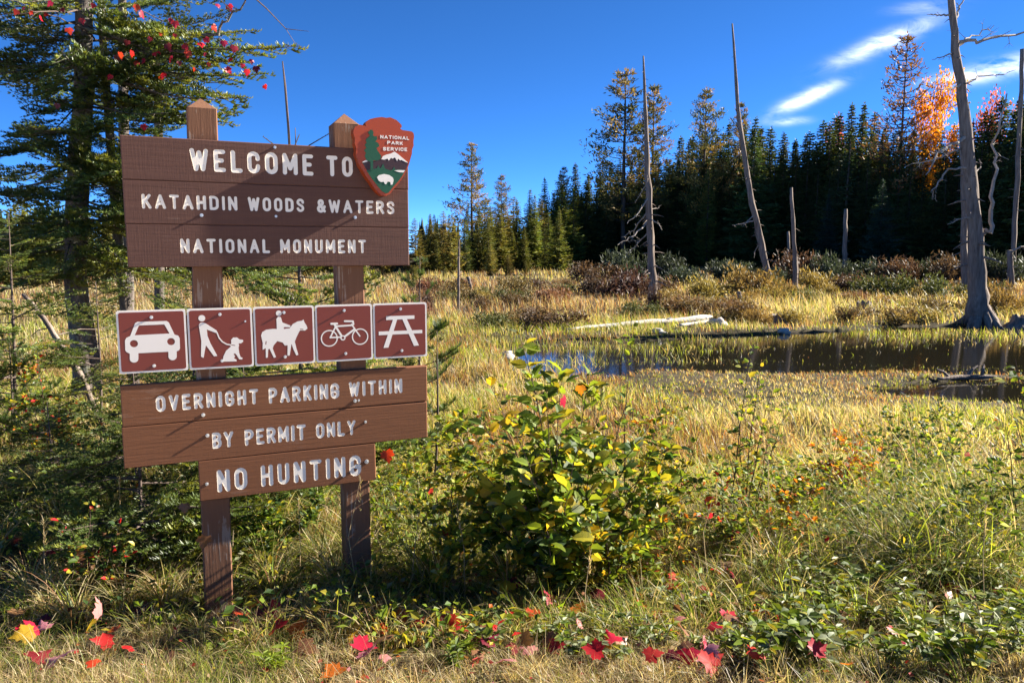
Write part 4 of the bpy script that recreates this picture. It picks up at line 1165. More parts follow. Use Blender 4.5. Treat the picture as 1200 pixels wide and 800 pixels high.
def log(name, px, wpx, label, mat, lift=.05, up=()):
    P = np.array([hit(a, b) for a, b in px]); base = P[0].copy(); P[:, 2] = np.maximum(P[:, 2], WATER) + lift
    k = P[:, 1].mean() / F
    o = empty(name, base); tag(o, label, 'log')
    n = 14; tt = np.linspace(0, len(P) - 1, n); path = np.stack([np.interp(tt, range(len(P)), P[:, i]) for i in range(3)], -1) - base
    mb = MB(); mb.tube(path, np.interp(tt, range(len(P)), np.array(wpx) * k / 2), 8, jitter=.12); mb.build('trunk', mat, o, True)
    for f, dx, dz in up:
        p = path[int(f * 13)]; b2 = MB(); b2.tube([p, p + [dx * .5, .05, dz * .7], p + [dx, .1, dz]], [.035, .025, .012], 5); b2.build('stub', mat, o)
log('fallen_log', [(664, 391), (740, 384), (833, 377)], [3, 6, 8], 'long bleached white log lying across the far shore', M_pale, .12, [(.7, .3, .12)])
log('fallen_log', [(796, 385), (838, 380)], [4, 5], 'short bleached log end against the long white log', M_pale, .10)
log('driftwood', [(1098, 452), (1130, 449), (1166, 456)], [3, 7, 4], 'dark twisted driftwood on the mud near the right edge', M_snag, .06, [(.3, -.2, .15), (.6, .25, .2), (.8, .1, .22)])
M_rock = simple('pale_granite', (.50, .45, .39), .85, .35, 6, .2, .5)
def rock(px, py, wpx, hpx, label):
    f = hit(px, py); k = f[1] / F
    bm = bmesh.new(); bmesh.ops.create_icosphere(bm, subdivisions=3, radius=1)
    for v in bm.verts:
        v.co *= 1 + .42 * float(fbm(np.array(v.co.x * 1.2 + px), np.array(v.co.y * 1.2 + v.co.z * 1.7), 1.0, 3, 2))
        v.co = Vector((v.co.x * wpx * k / 2, v.co.y * wpx * k / 2.4, v.co.z * hpx * k * .55 + hpx * k * .12))
    mb = MB(); mb.bm(bm); o = mb.build('rock', M_rock, None, True); o.location = (f[0], f[1], max(f[2], WATER)); tag(o, label, 'rock')
rock(845, 382, 22, 12, 'pale rounded rock at the end of the white log')
rock(771, 390, 18, 9, 'small buff rock in front of the white log')
rock(594, 419, 18, 11, 'pale rock in the marsh left of the pond')
rock(918, 392, 14, 7, 'small dark wet rock at the pond edge')

# ================================================================ low bushes on the far bank
def bush_data(seed, base, n=1300, flat=.55):
    r = np.random.default_rng(seed); mb = MB()
    lob = [(r.normal(0, .38), r.normal(0, .38), r.uniform(.2, .5), r.uniform(.3, .5)) for _ in range(11)]
    for lx, ly, lz, lr in lob:
        m = n // 11
        P = np.array([lx, ly, lz]) + unit(r.standard_normal((m, 3))) * (lr * r.random((m, 1)) ** .5); P[:, 2] = np.abs(P[:, 2]) * flat * 2
        mb.add(*spray_tris(P, unit(r.standard_normal((m, 3)) + [0, 0, 1.1]), r.uniform(.1, .22, m), r.uniform(.03, .07, m), np.array(base) * r.uniform(.6, 1.4, (m, 1))))
    me = mb.data('foliage'); me.materials.append(M_bush); return me
M_bush = veg('marsh_bush_leaves', .3, .6, .2, (1.1, 1, .7), objvar=.3)
stem_me = MB()
for k in range(9):
    a = k * .7; stem_me.tube([(0, 0, -.1), (.12 * math.cos(a), .12 * math.sin(a), .25), (.4 * math.cos(a), .4 * math.sin(a), .6)], [.025, .02, .01], 4, (.1, .07, .05))
stem_me = stem_me.data('stems'); stem_me.materials.append(M_bark_far)
BUSH = {'brown': [bush_data(61, (.085, .050, .035)), bush_data(62, (.11, .065, .038))], 'rust': [bush_data(63, (.19, .10, .055)), bush_data(64, (.16, .11, .045))],
        'green': [bush_data(65, (.09, .10, .03)), bush_data(66, (.12, .12, .035))], 'gold': [bush_data(67, (.27, .20, .055))], 'shaded green': [bush_data(68, (.045, .060, .035))]}  # last one: darker green with the forest's shade painted into the leaves
def bush(px, py, wpx, hpx, c, label):
    f = hit(px, py); k = f[1] / F; o = empty('marsh_bush', f, random.uniform(0, 6.28)); tag(o, label, 'bush', 'low bushes on the far bank')
    for nm, me in (('stems', stem_me), ('foliage', random.choice(BUSH[c]))):
        q_ = link(nm, me, None, o); q_.scale = (wpx * k / 2 / .75,) * 2 + (hpx * 1.35 * k / .85,)
bush(735, 348, 62, 22, 'brown', 'large dark brown leafless mound left of the straight dead trunk')
bush(695, 345, 46, 17, 'brown', 'dark brown mound left of the large dark mound')
bush(770, 347, 44, 16, 'brown', 'brown mound behind the foot of the straight dead trunk')
bush(764, 369, 20, 24, 'brown', 'small dark bush wrapped round the foot of the straight dead trunk')
bush(595, 357, 40, 13, 'green', 'olive mound in the marsh below the saplings')
bush(650, 356, 44, 14, 'rust', 'rusty mound right of the olive one below the sunlit spruce')
bush(570, 385, 40, 14, 'green', 'olive mound on the marsh front left of the log')
bush(640, 386, 66, 17, 'brown', 'wide brown mound on the marsh front left of the white log')
bush(610, 345, 40, 14, 'rust', 'rust tinted mound close under the saplings')
bush(540, 350, 46, 14, 'rust', 'rusty mound around the thin dark pole')
bush(500, 345, 40, 14, 'rust', 'rusty mound nearest the sign on the far marsh')
bush(830, 352, 46, 19, 'gold', 'golden bush between the straight and leaning dead trunks')
bush(880, 350, 52, 26, 'gold', 'golden bush at the foot of the leaning dead trunk')
bush(905, 343, 26, 15, 'green', 'olive bush right at the leaning trunk foot')
bush(955, 345, 40, 20, 'gold', 'golden bush right of the tallest bare pole')
bush(800, 370, 40, 16, 'rust', 'rust bush behind the bleached log')
bush(850, 372, 40, 16, 'rust', 'rust bush behind the pale rounded rock')
bush(1040, 350, 60, 20, 'green', 'olive bush behind the jagged stump')
bush(1085, 352, 50, 20, 'green', 'olive bush left of the big dead trunk')
bush(1000, 345, 46, 16, 'brown', 'brown bush in front of the lone grey pole')
bush(1175, 372, 36, 26, 'gold', 'golden bush right of the big dead trunk')
bush(1100, 372, 40, 16, 'rust', 'rust bush at the waterline left of the big roots')
hb = sorted((random.uniform(488, 1190), random.choice([338, 346, 354, 362, 371, 379]) + random.uniform(-3, 3)) for _ in range(64))
hc = {}
for a_, b_ in hb:
    c_ = random.choice(['rust', 'rust', 'gold', 'brown', 'green'] if a_ < 780 else ['gold', 'gold', 'rust', 'green'])
    rw = 'upper' if b_ < 350 else 'middle' if b_ < 367 else 'waterside'; hc[(c_, rw)] = hc.get((c_, rw), 0) + 1
    bush(a_, b_, random.uniform(22, 48) * (b_ - 290) / 70, random.uniform(8, 14) * (b_ - 290) / 70, c_, '%s tussock on the far bank, %s from left in the %s row' % ({'rust': 'rusty', 'gold': 'golden', 'brown': 'brown', 'green': 'olive'}[c_], ORD[hc[(c_, rw)] - 1], rw))
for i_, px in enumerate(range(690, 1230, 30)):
    bush(px, 331 + random.uniform(-3, 3), random.uniform(36, 56), random.uniform(14, 26), random.choice(['shaded green', 'shaded green', 'brown']), 'shaded bush, %s from left along the foot of the dark forest' % ORD[i_])

# ================================================================ near conifers left of and behind the sign
M_needle = veg('fir_needles', .36, .45, .35, (1.25, 1.1, .5))
M_bark = bark('fir_bark', (.045, .036, .030), (.20, .165, .14), 14, .9, (1, 1, .35), (.22, .23, .17))
M_twig = bark('grey_twig_bark', (.07, .05, .04), (.16, .12, .10), 30, .3)

def needle_rows(A, B, nl, nw, step, colr, r):
    """needles along twig segments A->B: arrays of triangles"""
    L = np.linalg.norm(B - A, axis=1); cnt = np.maximum(2, (L / step).astype(int))
    idx = np.repeat(np.arange(len(A)), cnt)
    f = r.random(len(idx))
    P = A[idx] + (B - A)[idx] * f[:, None]
    tw = unit(B - A)[idx]
    s = np.cross(tw, [0, 0, 1.0]); s = unit(s + 1e-6); u = np.cross(s, tw)
    V, T, C = [], [], []; n = len(idx); off = 0
    for k, (cs, cu) in enumerate(((1, .25), (-1, .25), (.35, .9), (-.45, .8))):
        D = unit(tw * r.uniform(.35, .9, (n, 1)) + s * cs * r.uniform(.7, 1.1, (n, 1)) + u * cu * r.uniform(.3, 1.2, (n, 1)))
        ln = nl * r.uniform(.7, 1.15, (n, 1))
        V.append(np.stack([P - tw * nw / 2, P + tw * nw / 2, P + D * ln], 1).reshape(-1, 3))
        T.append(np.arange(n * 3).reshape(-1, 3) + off); off += n * 3
        C.append(np.repeat(colr[idx] * r.uniform(.8, 1.2, (n, 1)), 3, 0))
    return np.concatenate(V), np.concatenate(T), np.concatenate(C)

def fir_branch(L, seed, nl=.021, nw=.0042, step=.0115, base=(.085, .120, .030), tipc=(.22, .24, .042), flat=.9, dens=1.0, bare=.15):
    """one flat fir spray along +x: (needles, wood) as arrays"""
    r = np.random.default_rng(seed)
    m = 9; t = np.linspace(0, 1, m)
    axis = np.stack([t * L, .04 * L * np.sin(t * 3 + r.uniform(0, 6)), L * (-.16 * t + .13 * t ** 2.5)], -1)
    A, B, C = [], [], []
    wood_ = MB(); wood_.tube(axis, np.linspace(.0075 * L + .003, .002, m), 4, cap=False)
    ns = int(L / .058 * dens)
    for k in range(ns):
        f = bare + (1 - bare) * (k + r.random()) / ns
        p = np.array([np.interp(f, t, axis[:, i]) for i in range(3)])
        side = 1 if k % 2 else -1
        l = min(.55 * L, .62) * (1.04 - f) * r.uniform(.6, 1.15) + .06
        a = math.radians(r.uniform(42, 62)) * side
        d = np.array([math.cos(a), math.sin(a), r.normal(-.05, .10)])
        q_ = p + d * l * .6 + [0, 0, -.02 * l]; e = p + d * l + [l * .06, 0, .01 * l]
        cc = np.array(base) * r.uniform(.7, 1.35) if r.random() > .25 else np.array(tipc) * r.uniform(.6, 1.1)
        A += [p, q_]; B += [q_, e]; C += [cc, cc * 1.15]
        wood_.tube([p, q_, e], [.003, .002, .001], 3, cap=False)
        for kk in range(int(l / .042)):
            g = r.uniform(.2, .95); b0 = p + (e - p) * g; s2 = 1 if kk % 2 else -1
            a2 = a + math.radians(r.uniform(38, 58)) * s2; l2 = l * .42 * (1.1 - g) * r.uniform(.6, 1.2) + .025
            e2 = b0 + np.array([math.cos(a2), math.sin(a2), r.normal(0, .12)]) * l2
            A.append(b0); B.append(e2); C.append(cc * r.uniform(.9, 1.25))
    for k in range(m - 1):
        if t[k] > .45: A.append(axis[k]); B.append(axis[k + 1]); C.append(np.array(base))
    v, tr, c = needle_rows(np.array(A), np.array(B), nl, nw, step, np.array(C), r)
    return (v, tr, c), (np.concatenate(wood_.v), np.concatenate(wood_.t))

def place(mbn, mbw, br, origin, az, pitch, s=1.0, roll=0.0, tint=1.0):
    R = Matrix.Rotation(az, 3, 'Z') @ Matrix.Rotation(-pitch, 3, 'Y') @ Matrix.Rotation(roll, 3, 'X')
    R = np.array(R) * s
    (v, t, c), (wv, wt) = br
    mbn.add(v @ R.T + origin, t, np.clip(c * tint, 0, 1)); mbw.add(wv @ R.T + origin, wt, (.1, .08, .06))

def near_conifer(name, axis_pts, radii, branches, label, cat='fir', leader=None, needles=M_needle, bk=M_bark):
    """axis_pts in world coordinates; branches: (height fraction, azimuth, pitch, variant, scale, tint)"""
    P = np.array(axis_pts, float); base = P[0].copy(); o = empty(name, base); tag(o, label, cat)
    n = 24; tt = np.linspace(0, len(P) - 1, n); path = np.stack([np.interp(tt, range(len(P)), P[:, i]) for i in range(3)], -1) - base
    rr = np.interp(tt, range(len(P)), radii)
    w, nd = MB(), MB(); w.tube(path, rr, 10, jitter=.05)
    for f, az, pi_, br, s, tint in branches:
        p = np.array([np.interp(f * (n - 1), range(n), path[:, i]) for i in range(3)])
        place(nd, w, br, p, az, pi_, s, random.uniform(-.6, .6), tint)
    w.build('trunk', bk, o, True); nd.build('crown', needles, o)
    return o, path

BR_L = [fir_branch(2.2, s, .040, .019, .027, dens=.9) for s in (1, 2)]
BR_M = [fir_branch(1.4, s, .038, .018, .0275, dens=1.0) for s in (3, 4, 5)]
BR_S = [fir_branch(.7, s, .031, .0125, .0165) for s in (6, 7, 8)]
BR_XS = [fir_branch(.38, s, .024, .0085, .011, bare=.08) for s in (9, 10)]

# the old fir at the left: trunk leaning a little, long shelves of foliage
f1 = hit(103, 472); d1 = f1[1]
ax1 = [f1 - [0, 0, .2], at(101, 420, d1), at(88, 330, d1), at(91, 220, d1), at(98, 110, d1), at(98, 0, d1), at(102, -150, d1), at(106, -330, d1), at(110, -520, d1)]
rad1 = [.20, .17, .15, .14, .12, .11, .09, .06, .02]
brs = []
rb = random.Random(3)
def top_frac(py):   # fraction of the trunk's axis at photo row py
    ys_ = [472, 420, 330, 220, 110, 0, -150, -330, -520]
    return float(np.interp(-py, [-q_ for q_ in ys_], np.linspace(0, 1, 9)))
def toward(axis, f, tip, L):
    """azimuth, pitch and scale that carry a spray of length L from the trunk to a given tip"""
    ax = np.array(axis); p = np.array([np.interp(f * (len(ax) - 1), range(len(ax)), ax[:, i]) for i in range(3)])
    v = np.array(tip) - p
    return math.atan2(v[1], v[0]), math.asin(v[2] / np.linalg.norm(v)) + .05, np.linalg.norm(v) / L
# shelves one can point at in the photograph: (row on trunk, tip pixel, nearer by)
for py, tx_, ty_, dy, tint in [(35, 352, 62, 1.0, 1.15), (20, 300, 40, .3, 1.0), (60, 318, 95, .6, 1.1), (45, 275, 20, -.4, .9), (75, 290, 118, .2, 1.15), (95, 275, 150, .4, 1.1), (10, 255, -15, .5, 1.0),
                               (125, 215, 150, .9, 1.0), (130, 10, 110, .8, 1.2), (165, -30, 180, .6, .9), (170, 60, 190, 1.6, 1.25), (175, 130, 205, 1.5, 1.3), (60, -20, 60, .3, .9), (15, 10, -10, .8, 1.0), (235, 20, 290, 1.0, 1.2),
                               (240, 135, 300, 1.2, 1.1), (255, -30, 265, .6, 1.1), (275, 60, 320, 1.3, 1.25), (105, 180, 60, 1.0, 1.0), (200, 150, 240, .5, 1.0), (215, -40, 225, .2, .9), (290, 140, 330, .9, 1.15),
                               (190, 215, 200, -.6, 1.0), (140, 240, 175, -.9, 1.0), (300, -10, 345, 1.1, 1.2), (150, 30, 150, 1.8, 1.1), (90, 60, 70, 1.9, 1.05)]:
    f = top_frac(py); tip = at(tx_, ty_, d1 - dy); big = abs(tx_ - 98) > 150; br = rb.choice(BR_L if big else BR_M)
    az, pi_, s = toward(ax1, f, tip, 2.2 if big else 1.4)
    brs.append((f, az, pi_, br, s, tint))
for k in range(58):
    f = top_frac(rb.uniform(-25, 335)); p0 = proj(np.array([np.interp(f * 8, range(9), np.array(ax1)[:, i]) for i in range(3)]))[0]
    tip = at(p0[0] + rb.choice([-1, 1]) * rb.uniform(60, 190), p0[1] + rb.uniform(-5, 45), d1 - rb.uniform(-.8, 1.6)); az, pi_, s = toward(ax1, f, tip, 1.4); brs.append((f, az, pi_, rb.choice(BR_M), s, rb.uniform(.8, 1.2)))
for k in range(20):
    f = rb.choice([rb.uniform(.30, .68), rb.uniform(.68, .99)]); L = (1.0 - f) ** .6
    brs.append((f, rb.uniform(0, 6.283), rb.uniform(-.35, .15), rb.choice(BR_M), rb.uniform(.7, 1.25) * (.35 + .8 * L), rb.uniform(.65, 1.0)))
for k in range(12):
    brs.append((rb.uniform(.2, .5), rb.uniform(0, 6.283), rb.uniform(-.5, 0), rb.choice(BR_S), rb.uniform(.8, 1.6), rb.uniform(.7, 1.1)))
old_fir, old_path = near_conifer('fir_tree', ax1, rad1, brs, 'large old fir with long green shelves of branches left of the sign')

# a slimmer fir behind it
f2 = at(150, 440, 13.5); f2[2] = float(gz(f2[0], f2[1])); d2 = 13.5
ax2 = [f2 - [0, 0, .2], at(150, 330, d2), at(146, 200, d2), at(144, 90, d2), at(143, -40, d2), at(142, -250, d2)]
brs = [(rb.uniform(.22, .97), rb.uniform(0, 6.283), rb.uniform(-.4, .1), rb.choice(BR_M), rb.uniform(.6, 1.15), rb.uniform(.6, 1.0)) for _ in range(24)]
near_conifer('fir_tree', ax2, [.11, .10, .09, .08, .065, .02], brs, 'slim fir trunk just behind the large old fir')
f3 = at(186, 420, 15.0); f3[2] = float(gz(f3[0], f3[1]))
ax3 = [f3 - [0, 0, .2], at(187, 300, 15), at(186, 190, 15), at(185, 90, 15), at(184, 60, 15)]
brs = [(rb.uniform(.3, .97), rb.uniform(0, 6.283), rb.uniform(-.3, .3), rb.choice(BR_M), rb.uniform(.4, .9), rb.uniform(.8, 1.3)) for _ in range(18)]
near_conifer('fir_tree', ax3, [.10, .09, .08, .07, .03], brs, 'short fir with yellowing shelves behind the left sign post')

# young firs and pines round the sign
def young(name, px, py, top, n, label, spread, variants, tint=(.8, 1.2), depth=None, cat='young fir', lo=.06, hi=.97, needles=M_needle, tipup=.1, power=.7):
    f = hit(px, py) if depth is None else at(px, py, depth)
    if depth is not None: f[2] = float(gz(f[0], f[1]))
    t_ = at(px + top[0], top[1], f[1]); H = t_[2] - f[2]
    ax = [f - [0, 0, .05], f + (t_ - f) * .5 + [.02, 0, 0], t_]
    B = []
    for k in range(n):
        fr = lo + (hi - lo) * (k + rb.random()) / n
        br, L = rb.choice(variants)
        s = spread * (1.02 - fr) ** power / L * rb.uniform(.7, 1.15) + .08
        B.append((fr, rb.uniform(0, 6.283), rb.uniform(-.15, .25) + tipup * fr * 3, br, s, rb.uniform(*tint)))
    return near_conifer(name, ax, [.006 * H + .005, .004 * H + .004, .003], B, label, cat, None, needles, M_twig)
VS, VXS = [(b, .7) for b in BR_S], [(b, .38) for b in BR_XS]
young('young_fir', 165, 655, (-10, 425), 60, 'bushy dark young fir behind the lower left of the sign', .85, VS, (.75, 1.15))
young('young_fir', 60, 600, (-5, 470), 34, 'small spreading young fir left of the bushy dark one', .6, VS + VXS, (.8, 1.2))
young('young_fir', 352, 560, (-6, 150), 54, 'young fir behind the sign showing between the two posts', 1.15, VS, (1.1, 1.8), depth=6.2, lo=.12, hi=.9)
young('young_fir', 225, 560, (0, 300), 36, 'young fir hidden behind the left post', .9, VS, (1.1, 1.8), depth=6.6, lo=.1)
young('young_fir', 285, 600, (0, 430), 34, 'low young fir behind the lower boards between the posts', .75, VS, (.9, 1.5), depth=5.2)
young('young_fir', 420, 600, (0, 380), 30, 'small green fir behind the right post', .6, VS, (1.0, 1.6), depth=5.8)
young('young_fir', 118, 520, (-6, 330), 30, 'green young fir in front of the old fir trunk', .75, VS, (.95, 1.4), depth=7.2)
young('young_fir', 20, 560, (-10, 250), 40, 'young fir with pale green shoots at the left edge', 1.05, VS, (1.0, 1.6), depth=7.5)
# the dead leader that rises above the sign
tpx = MB(); b0 = at(340, 172, 6.2)
ld = empty('dead_leader', at(342, 300, 6.2)); ld_b = np.array(ld.location)
tpx.tube([at(342, 300, 6.2) - ld_b, at(341, 200, 6.2) - ld_b, at(338, 150, 6.2) - ld_b, at(334, 100, 6.2) - ld_b, at(331, 72, 6.2) - ld_b], [.016, .013, .011, .009, .005], 6, jitter=.08)
tpx.build('trunk', M_twig, ld); tag(ld, 'thin bare dead spire rising above the middle of the sign', 'dead spire')
for tx_, ty_, sx, sy in [(318, 165, 308, 160), (346, 172, 351, 158), (362, 168, 387, 156)]:
    a_, b_ = at(340, 185, 6.2) - ld_b, at(sx, sy, 6.2) - ld_b
    m_ = MB(); m_.tube([a_, (a_ + b_) / 2 + [0, 0, .005], b_], [.006, .005, .003], 4); q_ = m_.build('shoot', M_twig, ld)
    v_, t_, c_ = needle_rows(np.array([(a_ + b_) / 2]), np.array([b_]), .016, .0035, .006, np.array([[.10, .13, .03]]), rng)
    link('needle_tuft', mesh_data('needle_tuft', v_, t_, c_), M_needle, ld)
# young white pines: long soft needles in whorled tufts
def pine_branch(L, seed, base=(.085, .135, .035)):
    r = np.random.default_rng(seed); t = np.linspace(0, 1, 7)
    axis = np.stack([t * L, .03 * np.sin(t * 4), .25 * L * t ** 2], -1)
    w = MB(); w.tube(axis, np.linspace(.006, .003, 7), 4, cap=False)
    A, B = [axis[3], axis[4], axis[5]], [axis[4], axis[5], axis[6]]
    for k in range(6):
        f = r.uniform(.3, .9); p = np.array([np.interp(f, t, axis[:, i]) for i in range(3)]); a = r.uniform(.5, .9) * (1 if k % 2 else -1)
        e = p + np.array([math.cos(a), math.sin(a), r.uniform(.1, .5)]) * L * .35 * r.uniform(.6, 1.1)
        w.tube([p, e], [.003, .002], 3, cap=False); A.append(p + (e - p) * .3); B.append(e)
    v, tr, c = needle_rows(np.array(A), np.array(B), .080, .0062, .0055, np.tile(np.array(base), (len(A), 1)) * r.uniform(.8, 1.3, (len(A), 1)), r)
    return (v, tr, c), (np.concatenate(w.v), np.concatenate(w.t))
VP = [(pine_branch(.45, s), .45) for s in (21, 22)]
young('young_pine', 14, 540, (-4, 385), 26, 'soft bright green young pine at the left edge', .6, VP, (.9, 1.3), cat='young pine', tipup=.15)
young('young_pine', 486, 520, (6, 300), 34, 'young pine just right of the right signpost', .6, VP, (.9, 1.3), depth=7.6, cat='young pine', tipup=.15)
young('young_pine', 508, 500, (4, 388), 14, 'small pine shoot beside the picnic table panel', .35, VP, (.9, 1.3), depth=6.6, cat='young pine', tipup=.15)

# the leaning dead pole left of the sign
snag_px('dead_pole', [(118, 478), (98, 445), (70, 402), (50, 370), (27, 344)], [8, 8.5, 8, 7, 5], 'bare leaning pole propped under the old fir', cat='dead pole', stubs=4, depth=8.2)

# ================================================================ leaves
def maple_data(seed, curl=.34):
    r = np.random.default_rng(seed)
    half = [(0, 0), (.12, -.05), (.30, -.14), (.30, -.02), (.47, .04), (.42, .16), (.56, .38), (.42, .42), (.40, .50), (.26, .46), (.24, .58), (.27, .70), (.15, .72), (.09, .82), (0, 1.0)]
    pts = half + [(-x_, y_) for x_, y_ in half[-2:0:-1]]
    P = np.array([(0, .28)] + pts); P += r.normal(0, .012, P.shape)
    a, b = r.normal(0, 1, 2)
    z = curl * (np.abs(P[:, 0]) * 1.2) ** 1.5 * (1 if a > 0 else -.6) + curl * .8 * (P[:, 1] - .3) ** 2 * (1 if b > 0 else -1) + r.normal(0, .008, len(P))
    n = len(P) - 1
    T = [(0, 1 + i, 1 + (i + 1) % n) for i in range(n)]
    V = np.concatenate([P[:, :1], P[:, 1:] , z[:, None]], 1)
    V = np.concatenate([V, [(.011, 0, .0), (-.011, 0, .0), (.05, -.38, -.03)]]); k = n + 1
    T += [(k, k + 1, k + 2)]
    return mesh_data('leaf', V, np.array(T), smooth=True)
def ovate_data(seed, wd=.30, curl=.12, fold=.10):
    r = np.random.default_rng(seed); t = np.linspace(0, 1, 7)
    w = wd * np.sin(np.pi * t ** .75) ** .8 * (1 + .10 * np.array([0, 1, -1, 1, -1, 1, 0])); w[0] = w[-1] = 0
    z = curl * (t - .4) ** 2 * (-1.5 if r.random() < .75 else 1)
    V = [(t[i], 0, z[i]) for i in range(7)] + [(t[i], w[i], z[i] + fold * w[i] / wd) for i in range(1, 6)] + [(t[i], -w[i], z[i] + fold * w[i] / wd) for i in range(1, 6)]
    T = []
    for s, o_ in ((1, 7), (-1, 12)):
        T += [(0, 1, o_), (5, 6, o_ + 4)] if s < 0 else [(0, o_, 1), (5, o_ + 4, 6)]
        for i in range(4):
            a_, b_, c_, d_ = 1 + i, 2 + i, o_ + i + 1, o_ + i
            T += [(a_, b_, c_), (a_, c_, d_)] if s < 0 else [(a_, c_, b_), (a_, d_, c_)]
    return mesh_data('leaf', np.array(V), np.array(T))
def lm(name, c, tr=.55, sp=.35, ro=.42): return veg(name, tr, ro, sp, (1.2, 1.1, .55), flat=c, objvar=.25)
LEAFM = {'crimson': lm('leaf_crimson', (.36, .016, .035), .35), 'scarlet': lm('leaf_scarlet', (.55, .022, .018), .45), 'pink': lm('leaf_pink', (.50, .19, .20), .3), 'dark red': lm('leaf_dark_red', (.14, .012, .020), .3),
         'orange': lm('leaf_orange', (.60, .17, .02)), 'yellow': lm('leaf_yellow', (.55, .36, .03)), 'brown': lm('leaf_brown', (.22, .11, .05), .3),
         'green': lm('leaf_green', (.095, .145, .022), .55, .25, .55), 'lime': lm('leaf_lime', (.23, .30, .028), .58, .25, .55), 'gold': lm('leaf_gold', (.38, .33, .03), .5), 'pale': lm('leaf_pale', (.26, .29, .15), .4, .3, .55), 'deep': lm('leaf_deep_green', (.042, .085, .022), .4, .25, .55)}
def variants(fn, seeds, names, **kw):
    out_ = {}
    for nm in names:
        out_[nm] = []
        for s in seeds:
            me = fn(s, **kw); me.materials.append(LEAFM[nm]); out_[nm].append(me)
    return out_
MAPLE = variants(maple_data, (1, 2, 3, 4), ('crimson', 'scarlet', 'pink', 'dark red', 'orange', 'yellow', 'brown'))
OVATE = variants(ovate_data, (1, 2, 3), ('green', 'lime', 'gold', 'yellow', 'pale', 'deep', 'orange', 'brown', 'scarlet'))
SLIM = variants(ovate_data, (5, 6), ('green', 'lime', 'pale', 'gold', 'deep'), wd=.17)

def orient(o, p, d, nrm, s, xaxis=True):
    """leaf's length runs along d, its face towards nrm"""
    d = Vector(d).normalized(); n_ = Vector(nrm); n_ = (n_ - d * n_.dot(d)); n_ = n_.normalized() if n_.length > 1e-4 else d.orthogonal().normalized()
    c = n_.cross(d)
    m = Matrix((d, c, n_)).transposed() if xaxis else Matrix((-c, d, n_)).transposed()
    o.matrix_basis = Matrix.Translation(Vector(p)) @ m.to_4x4() @ Matrix.Scale(s, 4)

LEAFC = {'green': (.085, .135, .022), 'lime': (.20, .27, .026), 'gold': (.38, .33, .03), 'pale': (.26, .29, .15), 'deep': (.042, .085, .022), 'yellow': (.55, .36, .03), 'orange': (.60, .17, .02), 'brown': (.22, .11, .05), 'scarlet': (.55, .022, .018)}
M_leafmix = veg('mixed_leaves', .55, .55, .25, (1.2, 1.1, .55))
LEAF_ARR = []
for me in OVATE['green']:
    v_ = np.empty(len(me.vertices) * 3); me.vertices.foreach_get('co', v_); t_ = np.array([p.vertices[:] for p in me.polygons]); LEAF_ARR.append((v_.reshape(-1, 3), t_))
# -- red maple growing through the fir
md = 10.3; mf = at(158, 445, md); mf[2] = float(gz(mf[0], mf[1]))
mo = empty('maple_tree', mf); tag(mo, 'red maple with a bare forked limb growing through the old fir', 'maple')
w = MB()
mpath = [mf - [0, 0, .1], at(140, 300, md), at(128, 150, md), at(120, 40, md), at(114, -60, md), at(110, -200, md)]
w.tube(np.array(mpath) - mf, [.075, .065, .055, .045, .035, .015], 8, jitter=.06); w.build('trunk', M_bark, mo, True)
limbs = [[at(122, 60, md), at(180, 62, md - .5), at(245, 45, md - 1.2), at(270, 22, md - 1.3), at(298, -14, md - 1.4)], [at(120, 30, md), at(138, 8, md - .3), at(170, -30, md - .5)], [at(122, 50, md), at(75, 25, md - .8), at(20, 2, md - 1.2)],
         [at(124, 90, md), at(185, 88, md - .9), at(280, 92, md - 1.4)], [at(121, 45, md), at(200, 30, md - .2), at(290, 62, md - .9)], [at(118, 10, md), at(60, 15, md - 1.4), at(-20, 20, md - 1.8)]]
for k, L in enumerate(limbs):
    b_ = MB(); L_ = np.array(L) - mf; limb(b_, L_[0], L_[1:], .032 if k < 2 else .014, .4 if k else .6); b_.build('limb', M_bark if k < 2 else M_twig, mo)
tw_ = MB(); T0 = [at(292, -8, md - 1.4), at(312, 10, md - 1.4), at(335, 34, md - 1.4), at(362, 37, md - 1.4)]
tw_.tube(np.array(T0) - mf, [.009, .007, .005, .002], 4); tw_.tube(np.array([at(335, 34, md - 1.4), at(345, 50, md - 1.4), at(358, 58, md - 1.4)]) - mf, [.004, .003, .0015], 3); tw_.build('twig', M_twig, mo)
spots = [(20, 12), (28, 8), (72, 10), (55, 16), (46, 20), (160, 6), (165, 14), (200, 22), (205, 25), (255, 5), (268, 6), (250, 30), (196, 52), (200, 58), (185, 60), (200, 66), (215, 52), (170, 70), (160, 72), (188, 90), (192, 86), (180, 62), (235, 50), (262, 48),
         (275, 54), (240, 62), (285, 75), (290, 82), (300, 78), (265, 80), (245, 74), (220, 60), (205, 40), (140, 62), (136, 65), (150, 48), (310, 100), (168, 146), (68, 122), (92, 150), (130, 88), (110, 5), (60, 2), (35, 14), (80, 33), (95, 22), (240, 45), (228, 80), (210, 72), (295, 70), (270, 68), (176, 44), (190, 38), (154, 60)]
for k, (a_, b_) in enumerate(spots):
    c_ = rb.choice(['scarlet', 'scarlet', 'crimson', 'crimson', 'dark red'])
    o = link('leaf', rb.choice(MAPLE[c_]), None, mo); p = at(a_, b_, md - rb.uniform(.9, 1.9)) - mf
    orient(o, p, (rb.gauss(0, .6), rb.gauss(0, .4), -1), (rb.gauss(.3, .6), -1, rb.gauss(.2, .5)), rb.uniform(.05, .095), False)

